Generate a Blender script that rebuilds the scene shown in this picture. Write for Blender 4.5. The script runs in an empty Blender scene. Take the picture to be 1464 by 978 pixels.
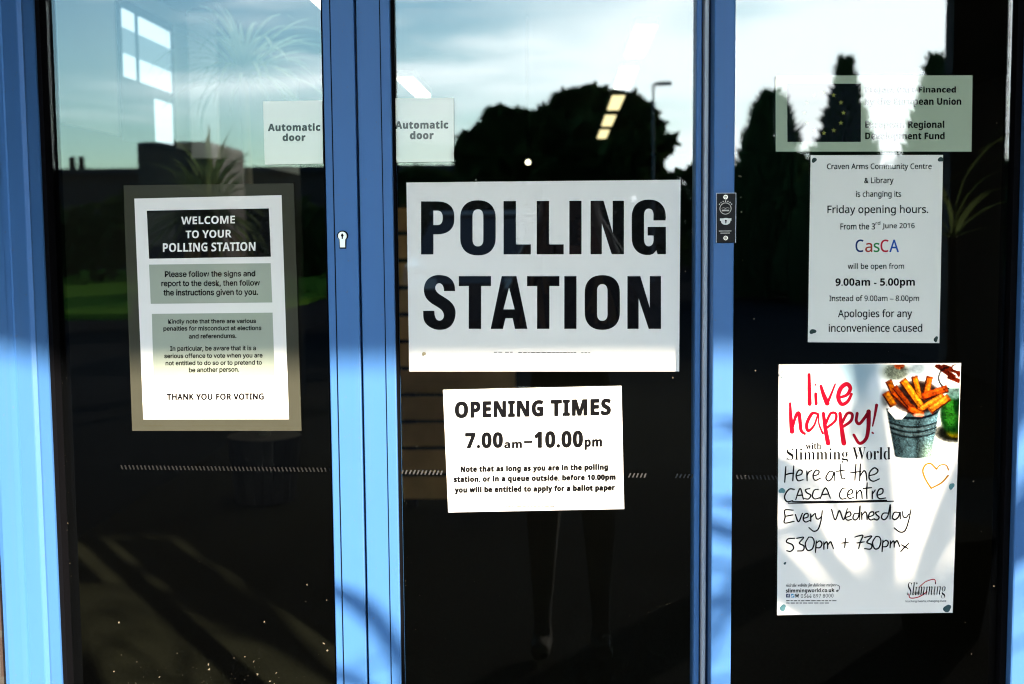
import bpy, bmesh, math, random
import numpy as np
from mathutils import Vector, Matrix, noise as mnoise

random.seed(7)
C = bpy.context.scene.collection
scene = bpy.context.scene

# ------------------------------------------------------------------ camera
F, W, H = 1750.0, 1464.0, 978.0           # focal length and frame of the photograph, in its pixels
DIST, EYE = 1.95, 1.45                    # metres from the doors, height of the lens
_y = Vector((806 - W/2, -(332 - H/2), -F)).normalized()
_vpd = (F*F + (806-W/2)*(898-W/2)) / (H/2 - 332)
_z = -Vector((898 - W/2, -_vpd, -F)).normalized()
_x = _y.cross(_z).normalized()
ROT = Matrix((_x, _y, _z))                # rows: world axes in camera space -> camera to world
CAMPOS = Vector((0, -DIST, EYE))
cd = bpy.data.cameras.new('camera')
cam = bpy.data.objects.new('camera', cd)
C.objects.link(cam)
cam.matrix_world = Matrix.Translation(CAMPOS) @ ROT.to_4x4()
cd.sensor_width = 36.0
cd.lens = F / W * 36.0
cd.clip_start = 0.02
cd.clip_end = 6000
cd.dof.use_dof = True
cd.dof.focus_distance = DIST * 1.005
cd.dof.aperture_fstop = 5.6
scene.camera = cam

# ------------------------------------------------------------------ sky and sun
SUN_AZ, SUN_EL = math.radians(34), math.radians(15.5)     # azimuth to the right of straight out from the doors
SUN_TO = Vector((math.sin(SUN_AZ)*math.cos(SUN_EL), -math.cos(SUN_AZ)*math.cos(SUN_EL), math.sin(SUN_EL)))
world = bpy.data.worlds.new('World')
scene.world = world
world.use_nodes = True
nt = world.node_tree
nt.nodes.clear()
def N(tree, typ, **kw):
    n = tree.nodes.new(typ)
    for k, v in kw.items():
        setattr(n, k, v)
    return n
out = N(nt, 'ShaderNodeOutputWorld'); bg = N(nt, 'ShaderNodeBackground')
bg.inputs['Strength'].default_value = 0.14
sky = N(nt, 'ShaderNodeTexSky'); sky.sky_type = 'NISHITA'; sky.sun_disc = False
sky.sun_elevation = SUN_EL; sky.sun_rotation = math.radians(180) - SUN_AZ
sky.air_density = 1.0; sky.dust_density = 0.6; sky.ozone_density = 1.6
tc = N(nt, 'ShaderNodeTexCoord')
sep = N(nt, 'ShaderNodeSeparateXYZ'); nt.links.new(tc.outputs['Generated'], sep.inputs[0])
def M(tree, op, a, b=None, c=None, clamp=False):
    n = N(tree, 'ShaderNodeMath'); n.operation = op; n.use_clamp = clamp
    for i, v in enumerate((a, b, c)):
        if v is None: continue
        if isinstance(v, (int, float)): n.inputs[i].default_value = v
        else: tree.links.new(v, n.inputs[i])
    return n.outputs[0]
mp = N(nt, 'ShaderNodeMapping'); mp.inputs['Scale'].default_value = (2.0, 2.0, 13.0); mp.inputs['Location'].default_value = (0.4, 1.7, 0.25)
mp.inputs['Rotation'].default_value = (0, math.radians(4), 0)
nt.links.new(tc.outputs['Generated'], mp.inputs[0])
nz = N(nt, 'ShaderNodeTexNoise'); nz.inputs['Scale'].default_value = 1.25; nz.inputs['Detail'].default_value = 7; nz.inputs['Roughness'].default_value = 0.5
nz.inputs['Distortion'].default_value = 0.5
nt.links.new(mp.outputs[0], nz.inputs['Vector'])
bias = M(nt, 'MULTIPLY_ADD', sep.outputs['X'], 0.42, 0.015)        # more cloud towards the sun
bank = M(nt, 'MULTIPLY', M(nt, 'SUBTRACT', sep.outputs['Z'], 0.19), 0.55)  # the bank thins overhead
dens = M(nt, 'SUBTRACT', M(nt, 'ADD', nz.outputs['Fac'], bias), M(nt, 'MAXIMUM', bank, -0.02))
front = N(nt, 'ShaderNodeMapRange'); front.interpolation_type = 'SMOOTHSTEP'
front.inputs['From Min'].default_value = 0.1; front.inputs['From Max'].default_value = -0.6
nt.links.new(sep.outputs['Y'], front.inputs['Value'])
mr = N(nt, 'ShaderNodeMapRange'); mr.interpolation_type = 'SMOOTHSTEP'
mr.inputs['From Min'].default_value = 0.41; mr.inputs['From Max'].default_value = 0.63
nt.links.new(dens, mr.inputs['Value'])
cl = N(nt, 'ShaderNodeMix'); cl.data_type = 'RGBA'
nt.links.new(M(nt, 'MULTIPLY', M(nt, 'MULTIPLY', mr.outputs[0], 0.95), front.outputs[0]), cl.inputs['Factor'])
tint = N(nt, 'ShaderNodeMix'); tint.data_type = 'RGBA'; tint.blend_type = 'MULTIPLY'; tint.inputs['Factor'].default_value = 1.0
nt.links.new(sky.outputs[0], tint.inputs['A']); tint.inputs['B'].default_value = (0.86, 1.15, 1.25, 1)
nt.links.new(tint.outputs['Result'], cl.inputs['A'])
cl.inputs['B'].default_value = (14.2, 15.0, 15.5, 1)
nt.links.new(cl.outputs['Result'], bg.inputs['Color'])
nt.links.new(bg.outputs[0], out.inputs['Surface'])

sd = bpy.data.lights.new('sun', 'SUN'); sd.energy = 2.35; sd.angle = math.radians(0.53); sd.color = (1.0, 0.85, 0.66)
sun = bpy.data.objects.new('sun', sd); C.objects.link(sun)
sun.rotation_euler = SUN_TO.to_track_quat('Z', 'Y').to_euler()

vs = scene.view_settings
vs.view_transform = 'Standard'; vs.look = 'None'; vs.gamma = 1.0; vs.use_curve_mapping = False
vs.exposure = 2.85
scene.render.engine = 'CYCLES'
scene.cycles.use_denoising = True
scene.cycles.filter_width = 1.15
scene.cycles.max_bounces = 10
scene.cycles.transparent_max_bounces = 24
scene.cycles.sample_clamp_indirect = 6

# ------------------------------------------------------------------ helpers
def P(px, py, y=0.0):
    """The point of the vertical plane at depth y that shows at photo pixel (px, py)."""
    d = ROT @ Vector((px - W/2, -(py - H/2), -F))
    t = (y - CAMPOS.y) / d.y
    return CAMPOS + d * t
def RP(px, py, d):
    """The point d metres in front of the doors whose mirror image shows at (px, py)."""
    p = P(px, py, d)
    return Vector((p.x, -d, p.z))

class MB:
    def __init__(self):
        self.v, self.f, self.m = [], [], []
    def face(self, pts, mi=0):
        n = len(self.v); self.v += [tuple(p) for p in pts]
        self.f.append(tuple(range(n, n + len(pts)))); self.m.append(mi)
    def mesh(self, vs_, fs, mi=0):
        n = len(self.v); self.v += [tuple(p) for p in vs_]
        for f in fs:
            self.f.append(tuple(i + n for i in f)); self.m.append(mi)
    def box(self, x0, y0, z0, x1, y1, z1, mi=0):
        x0, x1 = sorted((x0, x1)); y0, y1 = sorted((y0, y1)); z0, z1 = sorted((z0, z1))
        v = [(x0,y0,z0),(x1,y0,z0),(x1,y1,z0),(x0,y1,z0),(x0,y0,z1),(x1,y0,z1),(x1,y1,z1),(x0,y1,z1)]
        self.mesh(v, [(3,2,1,0),(4,5,6,7),(0,1,5,4),(1,2,6,5),(2,3,7,6),(3,0,4,7)], mi)
    def prism(self, poly, z0, z1, mi=0):
        """poly: plan (x, y) points, extruded upright."""
        n = len(poly)
        v = [(x, y, z0) for x, y in poly] + [(x, y, z1) for x, y in poly]
        self.mesh(v, [tuple(range(n))[::-1], tuple(range(n, 2*n))] + [(i, (i+1) % n, n+(i+1) % n, n+i) for i in range(n)], mi)
    def tube(self, pts, rad, n=8, mi=0, cap=True):
        pts = [Vector(p) for p in pts]
        rad = rad if isinstance(rad, (list, tuple)) else [rad]*len(pts)
        base = len(self.v)
        up = Vector((0.31, 0.17, 0.93))
        for i, p in enumerate(pts):
            t = (pts[min(i+1, len(pts)-1)] - pts[max(i-1, 0)]).normalized()
            a = t.cross(up)
            if a.length < 1e-4: a = t.cross(Vector((1, 0, 0)))
            a.normalize(); b = t.cross(a)
            for k in range(n):
                w = 2*math.pi*k/n
                self.v.append(tuple(p + (a*math.cos(w) + b*math.sin(w))*rad[i]))
        for i in range(len(pts)-1):
            for k in range(n):
                a0 = base + i*n + k; a1 = base + i*n + (k+1) % n
                self.f.append((a0, a1, a1+n, a0+n)); self.m.append(mi)
        if cap:
            self.f.append(tuple(base + k for k in range(n))[::-1]); self.m.append(mi)
            e = base + (len(pts)-1)*n
            self.f.append(tuple(e + k for k in range(n))); self.m.append(mi)
    def disc(self, c, r, n=20, mi=0, axis='y', squash=1.0):
        self.face([(c[0] + r*math.cos(2*math.pi*k/n), c[1], c[2] + r*squash*math.sin(2*math.pi*k/n)) for k in range(n)], mi)
    def build(self, name, mats, parent=None, smooth=False, bevel=0.0, weld=False):
        me = bpy.data.meshes.new(name)
        me.from_pydata(self.v, [], self.f)
        mats = mats if isinstance(mats, (list, tuple)) else [mats]
        for m in mats: me.materials.append(m)
        if len(mats) > 1: me.polygons.foreach_set('material_index', self.m)
        if smooth: me.polygons.foreach_set('use_smooth', [True]*len(me.polygons))
        me.update()
        if weld or bevel:
            bm = bmesh.new(); bm.from_mesh(me)
            bmesh.ops.remove_doubles(bm, verts=bm.verts, dist=1e-6)
            bmesh.ops.recalc_face_normals(bm, faces=bm.faces)
            if bevel:
                bmesh.ops.bevel(bm, geom=[e for e in bm.edges if len(e.link_faces) == 2 and e.calc_face_angle(0) > 0.5],
                                offset=bevel, segments=2, affect='EDGES', profile=0.5)
            bm.to_mesh(me); bm.free()
        o = bpy.data.objects.new(name, me); C.objects.link(o)
        if parent is not None: o.parent = parent
        return o

def tag(o, label=None, cat=None, group=None, kind=None):
    if label: o['label'] = label
    if cat: o['category'] = cat
    if group: o['group'] = group
    if kind: o['kind'] = kind
    return o
def thing(name, label, cat, group=None):
    o = bpy.data.objects.new(name, None); C.objects.link(o)
    o.empty_display_size = 0.1
    return tag(o, label, cat, group)

# ------------------------------------------------------------------ materials
def new_mat(name):
    m = bpy.data.materials.new(name); m.use_nodes = True
    t = m.node_tree; t.nodes.clear()
    return m, t, N(t, 'ShaderNodeOutputMaterial')
def schlick(t, r0):
    """Mirror share of a smooth clear surface: r0 straight on, rising to 1 at grazing angles, the same from both sides."""
    g = N(t, 'ShaderNodeNewGeometry')
    d = N(t, 'ShaderNodeVectorMath'); d.operation = 'DOT_PRODUCT'
    t.links.new(g.outputs['Incoming'], d.inputs[0]); t.links.new(g.outputs['Normal'], d.inputs[1])
    c = M(t, 'SUBTRACT', 1.0, M(t, 'ABSOLUTE', d.outputs['Value']), clamp=True)
    return M(t, 'MULTIPLY_ADD', M(t, 'POWER', c, 5.0), 1 - r0, r0)
def principled(name, col, rough=0.6, spec=0.3, metal=0.0, bump=None, vary=None, coat=0.0):
    m, t, o = new_mat(name)
    b = N(t, 'ShaderNodeBsdfPrincipled')
    b.inputs['Base Color'].default_value = (*col, 1); b.inputs['Roughness'].default_value = rough
    b.inputs['Specular IOR Level'].default_value = spec; b.inputs['Metallic'].default_value = metal
    b.inputs['Coat Weight'].default_value = coat
    tcn = N(t, 'ShaderNodeTexCoord')
    if vary:
        scale, amt = vary
        n = N(t, 'ShaderNodeTexNoise'); n.inputs['Scale'].default_value = scale; n.inputs['Detail'].default_value = 5
        t.links.new(tcn.outputs['Object'], n.inputs['Vector'])
        r = N(t, 'ShaderNodeMix'); r.data_type = 'RGBA'
        r.inputs['A'].default_value = (*[c*(1-amt) for c in col], 1); r.inputs['B'].default_value = (*[min(1, c*(1+amt)) for c in col], 1)
        t.links.new(n.outputs['Fac'], r.inputs['Factor']); t.links.new(r.outputs['Result'], b.inputs['Base Color'])
    if bump:
        scale, st = bump
        n = N(t, 'ShaderNodeTexNoise'); n.inputs['Scale'].default_value = scale; n.inputs['Detail'].default_value = 4
        t.links.new(tcn.outputs['Object'], n.inputs['Vector'])
        bp = N(t, 'ShaderNodeBump'); bp.inputs['Strength'].default_value = st; bp.inputs['Distance'].default_value = 0.004
        t.links.new(n.outputs['Fac'], bp.inputs['Height']); t.links.new(bp.outputs[0], b.inputs['Normal'])
    t.links.new(b.outputs[0], o.inputs['Surface'])
    return m
R_PANE, R_SHEET = 0.040, 0.055
def glass_mat():
    m, t, o = new_mat('door_glass')
    tr = N(t, 'ShaderNodeBsdfTransparent'); tr.inputs[0].default_value = (0.90, 0.935, 0.92, 1)
    gl = N(t, 'ShaderNodeBsdfGlossy'); gl.inputs['Roughness'].default_value = 0.0
    gl.inputs['Color'].default_value = (0.97, 1.0, 1.0, 1)
    mx = N(t, 'ShaderNodeMixShader')
    t.links.new(schlick(t, R_PANE), mx.inputs[0]); t.links.new(tr.outputs[0], mx.inputs[1]); t.links.new(gl.outputs[0], mx.inputs[2])
    t.links.new(mx.outputs[0], o.inputs['Surface'])
    return m
def sheet_mat(name, col, r0=R_SHEET, vary=0.03, scale=14, attr=None):
    """Laminated print: a matt colour under a clear glossy film."""
    m, t, o = new_mat(name)
    df = N(t, 'ShaderNodeBsdfDiffuse')
    gl = N(t, 'ShaderNodeBsdfGlossy'); gl.inputs['Roughness'].default_value = 0.0
    mx = N(t, 'ShaderNodeMixShader')
    if attr:
        a = N(t, 'ShaderNodeAttribute'); a.attribute_name = attr
        t.links.new(a.outputs['Color'], df.inputs['Color'])
    else:
        tcn = N(t, 'ShaderNodeTexCoord'); n = N(t, 'ShaderNodeTexNoise')
        n.inputs['Scale'].default_value = scale; n.inputs['Detail'].default_value = 6
        t.links.new(tcn.outputs['Object'], n.inputs['Vector'])
        r = N(t, 'ShaderNodeMix'); r.data_type = 'RGBA'
        r.inputs['A'].default_value = (*[c*(1-vary) for c in col], 1); r.inputs['B'].default_value = (*[min(.9, c*(1+vary)) for c in col], 1)
        t.links.new(n.outputs['Fac'], r.inputs['Factor']); t.links.new(r.outputs['Result'], df.inputs['Color'])
    t.links.new(schlick(t, r0), mx.inputs[0]); t.links.new(df.outputs[0], mx.inputs[1]); t.links.new(gl.outputs[0], mx.inputs[2])
    t.links.new(mx.outputs[0], o.inputs['Surface'])
    return m
def crease(m, axis_x, k):
    """A fold down a sheet: the two halves face a little apart."""
    t = m.node_tree
    g = N(t, 'ShaderNodeNewGeometry'); sp = N(t, 'ShaderNodeSeparateXYZ'); t.links.new(g.outputs['Position'], sp.inputs[0])
    sg = M(t, 'MULTIPLY', M(t, 'TANH', M(t, 'MULTIPLY', M(t, 'SUBTRACT', sp.outputs['X'], axis_x), 900.0)), k)
    cx = N(t, 'ShaderNodeCombineXYZ'); t.links.new(sg, cx.inputs[0]); cx.inputs[2].default_value = 0
    ad = N(t, 'ShaderNodeVectorMath'); ad.operation = 'ADD'; t.links.new(g.outputs['Normal'], ad.inputs[0]); t.links.new(cx.outputs[0], ad.inputs[1])
    nm = N(t, 'ShaderNodeVectorMath'); nm.operation = 'NORMALIZE'; t.links.new(ad.outputs[0], nm.inputs[0])
    for n in t.nodes:
        if n.type == 'BSDF_DIFFUSE': t.links.new(nm.outputs[0], n.inputs['Normal'])
    return m
def weather(m, col, amount=.55):
    """Fine grime: small irregular specks and vertical rain streaks over a painted surface."""
    t = m.node_tree; b = next(n for n in t.nodes if n.type == 'BSDF_PRINCIPLED')
    src = b.inputs['Base Color'].links[0].from_socket if b.inputs['Base Color'].links else None
    tcn = N(t, 'ShaderNodeTexCoord')
    n1 = N(t, 'ShaderNodeTexNoise'); n1.inputs['Scale'].default_value = 160; n1.inputs['Detail'].default_value = 3; t.links.new(tcn.outputs['Object'], n1.inputs['Vector'])
    r1 = N(t, 'ShaderNodeMapRange'); r1.inputs['From Min'].default_value = .68; r1.inputs['From Max'].default_value = .74; t.links.new(n1.outputs['Fac'], r1.inputs['Value'])
    mpn = N(t, 'ShaderNodeMapping'); mpn.inputs['Scale'].default_value = (140, 140, 2.2); t.links.new(tcn.outputs['Object'], mpn.inputs[0])
    n2 = N(t, 'ShaderNodeTexNoise'); n2.inputs['Scale'].default_value = 1; n2.inputs['Detail'].default_value = 5; t.links.new(mpn.outputs[0], n2.inputs['Vector'])
    r2 = N(t, 'ShaderNodeMapRange'); r2.inputs['From Min'].default_value = .52; r2.inputs['From Max'].default_value = .8; t.links.new(n2.outputs['Fac'], r2.inputs['Value'])
    f = M(t, 'MAXIMUM', M(t, 'MULTIPLY', r1.outputs[0], amount), M(t, 'MULTIPLY', r2.outputs[0], .12))
    mx = N(t, 'ShaderNodeMix'); mx.data_type = 'RGBA'; t.links.new(f, mx.inputs['Factor'])
    t.links.new(src, mx.inputs['A']); mx.inputs['B'].default_value = (*col, 1); t.links.new(mx.outputs['Result'], b.inputs['Base Color'])
    t.links.new(M(t, 'MULTIPLY_ADD', f, .3, .46), b.inputs['Roughness'])
def emit(name, col, st):
    m, t, o = new_mat(name)
    e = N(t, 'ShaderNodeEmission'); e.inputs[0].default_value = (*col, 1); e.inputs[1].default_value = st
    t.links.new(e.outputs[0], o.inputs['Surface'])
    return m
def leaf_mat(name, col, trans=0.35):
    m, t, o = new_mat(name)
    df = N(t, 'ShaderNodeBsdfDiffuse'); tl = N(t, 'ShaderNodeBsdfTranslucent'); mx = N(t, 'ShaderNodeMixShader')
    oi = N(t, 'ShaderNodeTexCoord'); n = N(t, 'ShaderNodeTexNoise'); n.inputs['Scale'].default_value = 1.7
    t.links.new(oi.outputs['Object'], n.inputs['Vector'])
    r = N(t, 'ShaderNodeMix'); r.data_type = 'RGBA'
    r.inputs['A'].default_value = (*[c*.6 for c in col], 1); r.inputs['B'].default_value = (*[c*1.4 for c in col], 1)
    t.links.new(n.outputs['Fac'], r.inputs['Factor'])
    t.links.new(r.outputs['Result'], df.inputs[0]); t.links.new(r.outputs['Result'], tl.inputs[0])
    mx.inputs[0].default_value = trans
    t.links.new(df.outputs[0], mx.inputs[1]); t.links.new(tl.outputs[0], mx.inputs[2])
    t.links.new(mx.outputs[0], o.inputs['Surface'])
    return m
def brick_mat(name, c1, c2, mortar):
    m, t, o = new_mat(name)
    b = N(t, 'ShaderNodeBsdfPrincipled'); b.inputs['Roughness'].default_value = 0.85
    tcn = N(t, 'ShaderNodeTexCoord'); mpn = N(t, 'ShaderNodeMapping'); mpn.inputs['Rotation'].default_value = (math.radians(90), 0, 0)
    br = N(t, 'ShaderNodeTexBrick'); br.inputs['Scale'].default_value = 1.0
    br.inputs['Brick Width'].default_value = 0.225; br.inputs['Row Height'].default_value = 0.075; br.inputs['Mortar Size'].default_value = 0.006
    br.inputs['Color1'].default_value = (*c1, 1); br.inputs['Color2'].default_value = (*c2, 1); br.inputs['Mortar'].default_value = (*mortar, 1)
    t.links.new(tcn.outputs['Object'], mpn.inputs[0]); t.links.new(mpn.outputs[0], br.inputs['Vector'])
    t.links.new(br.outputs['Color'], b.inputs['Base Color']); t.links.new(b.outputs[0], o.inputs['Surface'])
    return m

GLASS = glass_mat()
BLUE = principled('blue_powder_coat', (0.048, 0.152, 0.385), 0.50, 0.24, bump=(900, 0.06), vary=(5, 0.06))
weather(BLUE, (.10, .13, .16), .4)
RUBBER = principled('black_gasket', (0.004, 0.004, 0.005), 0.9, 0.0)
ALU = principled('grey_aluminium', (0.42, 0.47, 0.55), 0.4, 0.5)
STEEL = principled('worn_steel', (0.62, 0.58, 0.50), 0.35, 0.5, 0.9)
BRICK = brick_mat('dark_brick', (0.05, 0.028, 0.022), (0.035, 0.02, 0.016), (0.05, 0.045, 0.04))
WHITE = sheet_mat('white_paper', (0.83, 0.81, 0.78))
COOLW = sheet_mat('copier_paper', (0.78, 0.77, 0.72))
GREYBOX = sheet_mat('pale_grey_print', (0.36, 0.40, 0.33), vary=.06)
DARKGREY = sheet_mat('mid_grey_print', (0.052, 0.052, 0.038), r0=.065, vary=.10)
INK = sheet_mat('black_ink', (0.006, 0.006, 0.007))
PALEINK = sheet_mat('faint_print', (0.25, 0.25, 0.25))
PLATE = sheet_mat('greenish_plastic', (0.36, 0.43, 0.32), r0=.085, vary=.05, scale=6)
NAVY = sheet_mat('navy_print', (0.004, 0.004, 0.008), r0=.085)
SIGNINK = sheet_mat('sign_ink', (.006, .006, .007), r0=.085)
STARY = sheet_mat('yellow_print', (0.20, 0.20, 0.05), r0=.085)
STICK = sheet_mat('frosted_sticker', (0.72, 0.75, 0.68), r0=.032, vary=.04)
STINK = sheet_mat('sticker_ink', (.006, .007, .008), r0=.022)

# ------------------------------------------------------------------ the doorway
Z0, Z1 = 0.03, 2.30                        # frame from sill to head
def X(px, y, row=600):
    return P(px, row, y).x
YG = 0.0                                   # face of the glass
YF = -0.022                                # face of the door stiles
xL = X(90, YG); xLs0, xGapL = X(473, YF), X(517, YF); xGapR, xRs1 = X(520.3, YF), X(567, YF)

def pane(parent, x0, x1, z0, z1, y=YG):
    mb = MB(); mb.box(x0, y, z0, x1, y + 0.006, z1)
    return mb.build('glass_pane', GLASS, parent)
def stile(parent, x0, x1, y0, y1, name='stile', z0=Z0, z1=Z1, mat=BLUE, bevel=0.0015):
    mb = MB(); mb.box(x0, y0, z0, x1, y1, z1)
    return mb.build(name, mat, parent, bevel=bevel)
def dash_strip(parent, x0px, x1px, y0, y1, bright, skip=(), lean=1):
    mb = MB()
    x = x0px
    while x < x1px:
        if not any(a <= x <= b for a, b in skip):
            yy = y0 + (y1 - y0)*(x - x0px)/max(1, x1px - x0px)
            j = random.uniform(-.4, .4)
            h_ = 3.0*lean
            pts = [P(x, yy + h_, -0.0006), P(x + 2.2, yy + h_, -0.0006), P(x + 4.6 + j, yy - h_, -0.0006), P(x + 2.4 + j, yy - h_, -0.0006)]
            mb.face(pts)
        x += 5.6
    return mb.build('safety_marking', principled('etched_marking', (bright,)*3, 0.8, 0.1), parent)

# left leaf
left = thing('glazed_door', 'tall glazed door with blue stile and brass keyhole, welcome notice on its glass', 'door')
pane(left, xL, xLs0 + .008, Z0 + .08, Z1 - .09)
stile(left, xLs0, xGapL, YF, 0.034)
stile(left, X(483.4, YF), X(484.6, YF), YF - 0.0012, YF + .001, 'bead_line', mat=RUBBER, bevel=0)
mb = MB(); mb.box(xL, YF, Z0, xLs0, .034, Z0 + .08); mb.build('bottom_rail', BLUE, left, bevel=.0015)
mb = MB(); mb.box(xL, YF, Z1 - .09, xLs0, .034, Z1); mb.build('top_rail', BLUE, left, bevel=.0015)
stile(left, xLs0 - .004, xLs0, -0.012, 0.0, 'glazing_gasket', mat=RUBBER, bevel=0)
dash_strip(left, 172, 476, 668, 672, .012, lean=-1)
# euro cylinder lock: round barrel over a straight tail, with key slot
lk = bpy.data.objects.new('key_cylinder', None); C.objects.link(lk); lk.parent = left
c = P(490, 337.5, YF)
prof = [(c.x + .0068*math.cos(a), c.z + .0068*math.sin(a)) for a in [math.radians(-50 + 280*k/22) for k in range(23)]]
prof += [(c.x - .0040, c.z - .0178), (c.x + .0040, c.z - .0178)]
def plan(poly, y0, y1, mbx):
    n = len(poly); v = [(x, y0, z) for x, z in poly] + [(x, y1, z) for x, z in poly]
    mbx.mesh(v, [tuple(range(n)), tuple(range(n, 2*n))[::-1]] + [(i, (i+1) % n, n+(i+1) % n, n+i) for i in range(n)])
mb = MB(); plan(prof, YF - .004, YF + .01, mb); mb.build('barrel', STEEL, lk)
big = [(c.x + (x - c.x)*1.32, c.z - .0045 + (z - c.z + .0045)*1.16) for x, z in prof]
mb = MB(); plan(big, YF - .0012, YF + .008, mb); mb.build('escutcheon', RUBBER, lk)
mb = MB(); mb.box(c.x - .0010, YF - .0046, c.z - .0044, c.x + .0010, YF - .0039, c.z + .0040)
plan([(c.x + .0022*math.cos(a*.5236), c.z + .001 + .0022*math.sin(a*.5236)) for a in range(12)], YF - .0044, YF - .0039, mb)
mb.build('key_slot', RUBBER, lk)

# centre leaf
mid = thing('glazed_door', 'wide glazed door carrying the large polling notice, between the two blue uprights', 'door')
xMr = X(1001, YF)
pane(mid, xRs1 - .008, X(992, YG), Z0 + .08, Z1 - .09)
stile(mid, xGapR, xRs1, YF, 0.034)
stile(mid, X(552.6, YF), X(553.6, YF), YF - 0.0012, YF + .001, 'bead_line', mat=RUBBER, bevel=0)
stile(mid, X(991, YG), xMr, YF, 0.034)
stile(mid, xRs1, X(573, 0), -0.014, 0.0, 'glazing_gasket', mat=RUBBER, bevel=0)
mb = MB(); mb.box(xRs1, YF, Z0, X(991, YG), .034, Z0 + .08); mb.build('bottom_rail', BLUE, mid, bevel=.0015)
mb = MB(); mb.box(xRs1, YF, Z1 - .09, X(991, YG), .034, Z1); mb.build('top_rail', BLUE, mid, bevel=.0015)
dash_strip(mid, 573, 1000, 675, 681, .05, skip=((634, 893), (925, 963)))

# post between the centre leaf and the fixed side light
post = thing('door_post', 'narrow blue upright between the centre door and side window, black lock plate on it', 'door post')
YP = -0.078
xp0, xp1 = X(1018, YP), X(1047.5, YP)
mb = MB(); mb.box(xp0, YP, Z0, xp1, 0.05, Z1); mb.build('mullion', BLUE, post, bevel=.002)
mb = MB(); mb.box(xMr + .002, YF - .020, Z0, X(1010.5, YF - .02), YF + .02, Z1); mb.build('brush_seal_carrier', ALU, post, bevel=.001)
mb = MB(); mb.box(X(1010.5, YF-.02) + .001, YF - .012, Z0, xp0, YF + .02, Z1); mb.build('shaded_strip', principled('shaded_navy', (.012, .03, .08), .6, .2), post)  # blue beside the post, with the post's shade put into its colour
# lock plate
lp = bpy.data.objects.new('lock_plate', None); C.objects.link(lp); lp.parent = post
a, b = P(1023.6, 276, YP), P(1051.5, 347, YP)
b.x = min(b.x, xp1 + .004)
mb = MB(); mb.box(a.x, YP - .004, a.z, b.x, YP - .0003, b.z); mb.build('plate', principled('black_plate', (.006, .006, .007), .5, .15), lp, bevel=.0008)
mb = MB(); w = .0009
mb.box(a.x, YP - .0046, b.z, a.x + w, YP - .0041, a.z); mb.box(b.x - w, YP - .0046, b.z, b.x, YP - .0041, a.z)
mb.box(a.x + w, YP - .0046, a.z - w, b.x - w, YP - .0041, a.z); mb.build('plate_edge', ALU, lp)
def ring(mbx, cx, cz, r, wd, y, n=28, a0=0, a1=360):
    for k in range(n):
        t0, t1 = math.radians(a0 + (a1-a0)*k/n), math.radians(a0 + (a1-a0)*(k+1)/n)
        mbx.face([(cx + (r-wd)*math.cos(t0), y, cz + (r-wd)*math.sin(t0)), (cx + (r+wd)*math.cos(t0), y, cz + (r+wd)*math.sin(t0)),
                  (cx + (r+wd)*math.cos(t1), y, cz + (r+wd)*math.sin(t1)), (cx + (r-wd)*math.cos(t1), y, cz + (r-wd)*math.sin(t1))])
YM = YP - .0047
mb = MB(); ce = P(1037.3, 298.2, YP - .005)
ring(mb, ce.x, ce.z, .0084, .0005, YM)
for k in range(4):                      # zigzag and bar inside the ring
    x0 = ce.x - .006 + .003*k; z0 = ce.z + (.0012 if k % 2 else 0)
    mb.face([(x0, YM, z0 + (0 if k % 2 == 0 else 0.0)), (x0 + .003, YM, ce.z + (0.0 if k % 2 else .0012)), (x0 + .003, YM, ce.z + (0.0 if k % 2 else .0012) + .0006), (x0, YM, z0 + .0006)])
mb.box(ce.x - .0055, YM, ce.z - .0040, ce.x + .0055, YM + .0003, ce.z - .0018)
for k in range(7):                      # arc of small letters, too worn to read
    t = math.radians(35 + 110*k/6)
    px_, pz_ = ce.x + .0112*math.cos(t), ce.z + .0112*math.sin(t)
    mb.box(px_ - .0007, YM, pz_ - .0009, px_ + .0007, YM + .0003, pz_ + .0009)
for yy, wd in ((330.2, .0095), (333.2, .0070)):
    q = P(1037, yy, YP - .005)
    for k in range(11):
        x0 = q.x - wd + 2*wd*k/11
        mb.box(x0, YM, q.z - .0008, x0 + 2*wd/11*.75, YM + .0003, q.z + .0006)
mb.build('engraving', principled('worn_white_paint', (.55, .53, .5), .6, .2), lp)
for yy in (281.8, 340.3):
    q = P(1037.5, yy, YP - .005); mb = MB(); ring(mb, q.x, q.z, .0028, .0005, YM)
    mb.box(q.x - .002, YM, q.z - .0005, q.x + .002, YM + .0003, q.z + .0005); mb.build('screw', STEEL, lp)
q = P(1037.5, 316.5, YP - .005); mb = MB()
plan([(q.x + .0068*math.cos(t), q.z + .0052*math.sin(t)) for t in [2*math.pi*k/20 for k in range(20)]], YM - .002, YM + .001, mb)
mb.box(q.x - .0085, YM - .001, q.z + .001, q.x + .0085, YM + .001, q.z + .0045); mb.build('keyhole_boss', principled('pale_worn_metal', (.7, .7, .68), .45, .5), lp)
mb = MB(); plan([(q.x + .0014*math.cos(t), q.z + .001 + .0014*math.sin(t)) for t in [2*math.pi*k/10 for k in range(10)]], YM - .0026, YM - .0019, mb)
mb.box(q.x - .0007, YM - .0026, q.z - .003, q.x + .0007, YM - .0019, q.z); mb.build('keyhole', RUBBER, lp)

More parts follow.
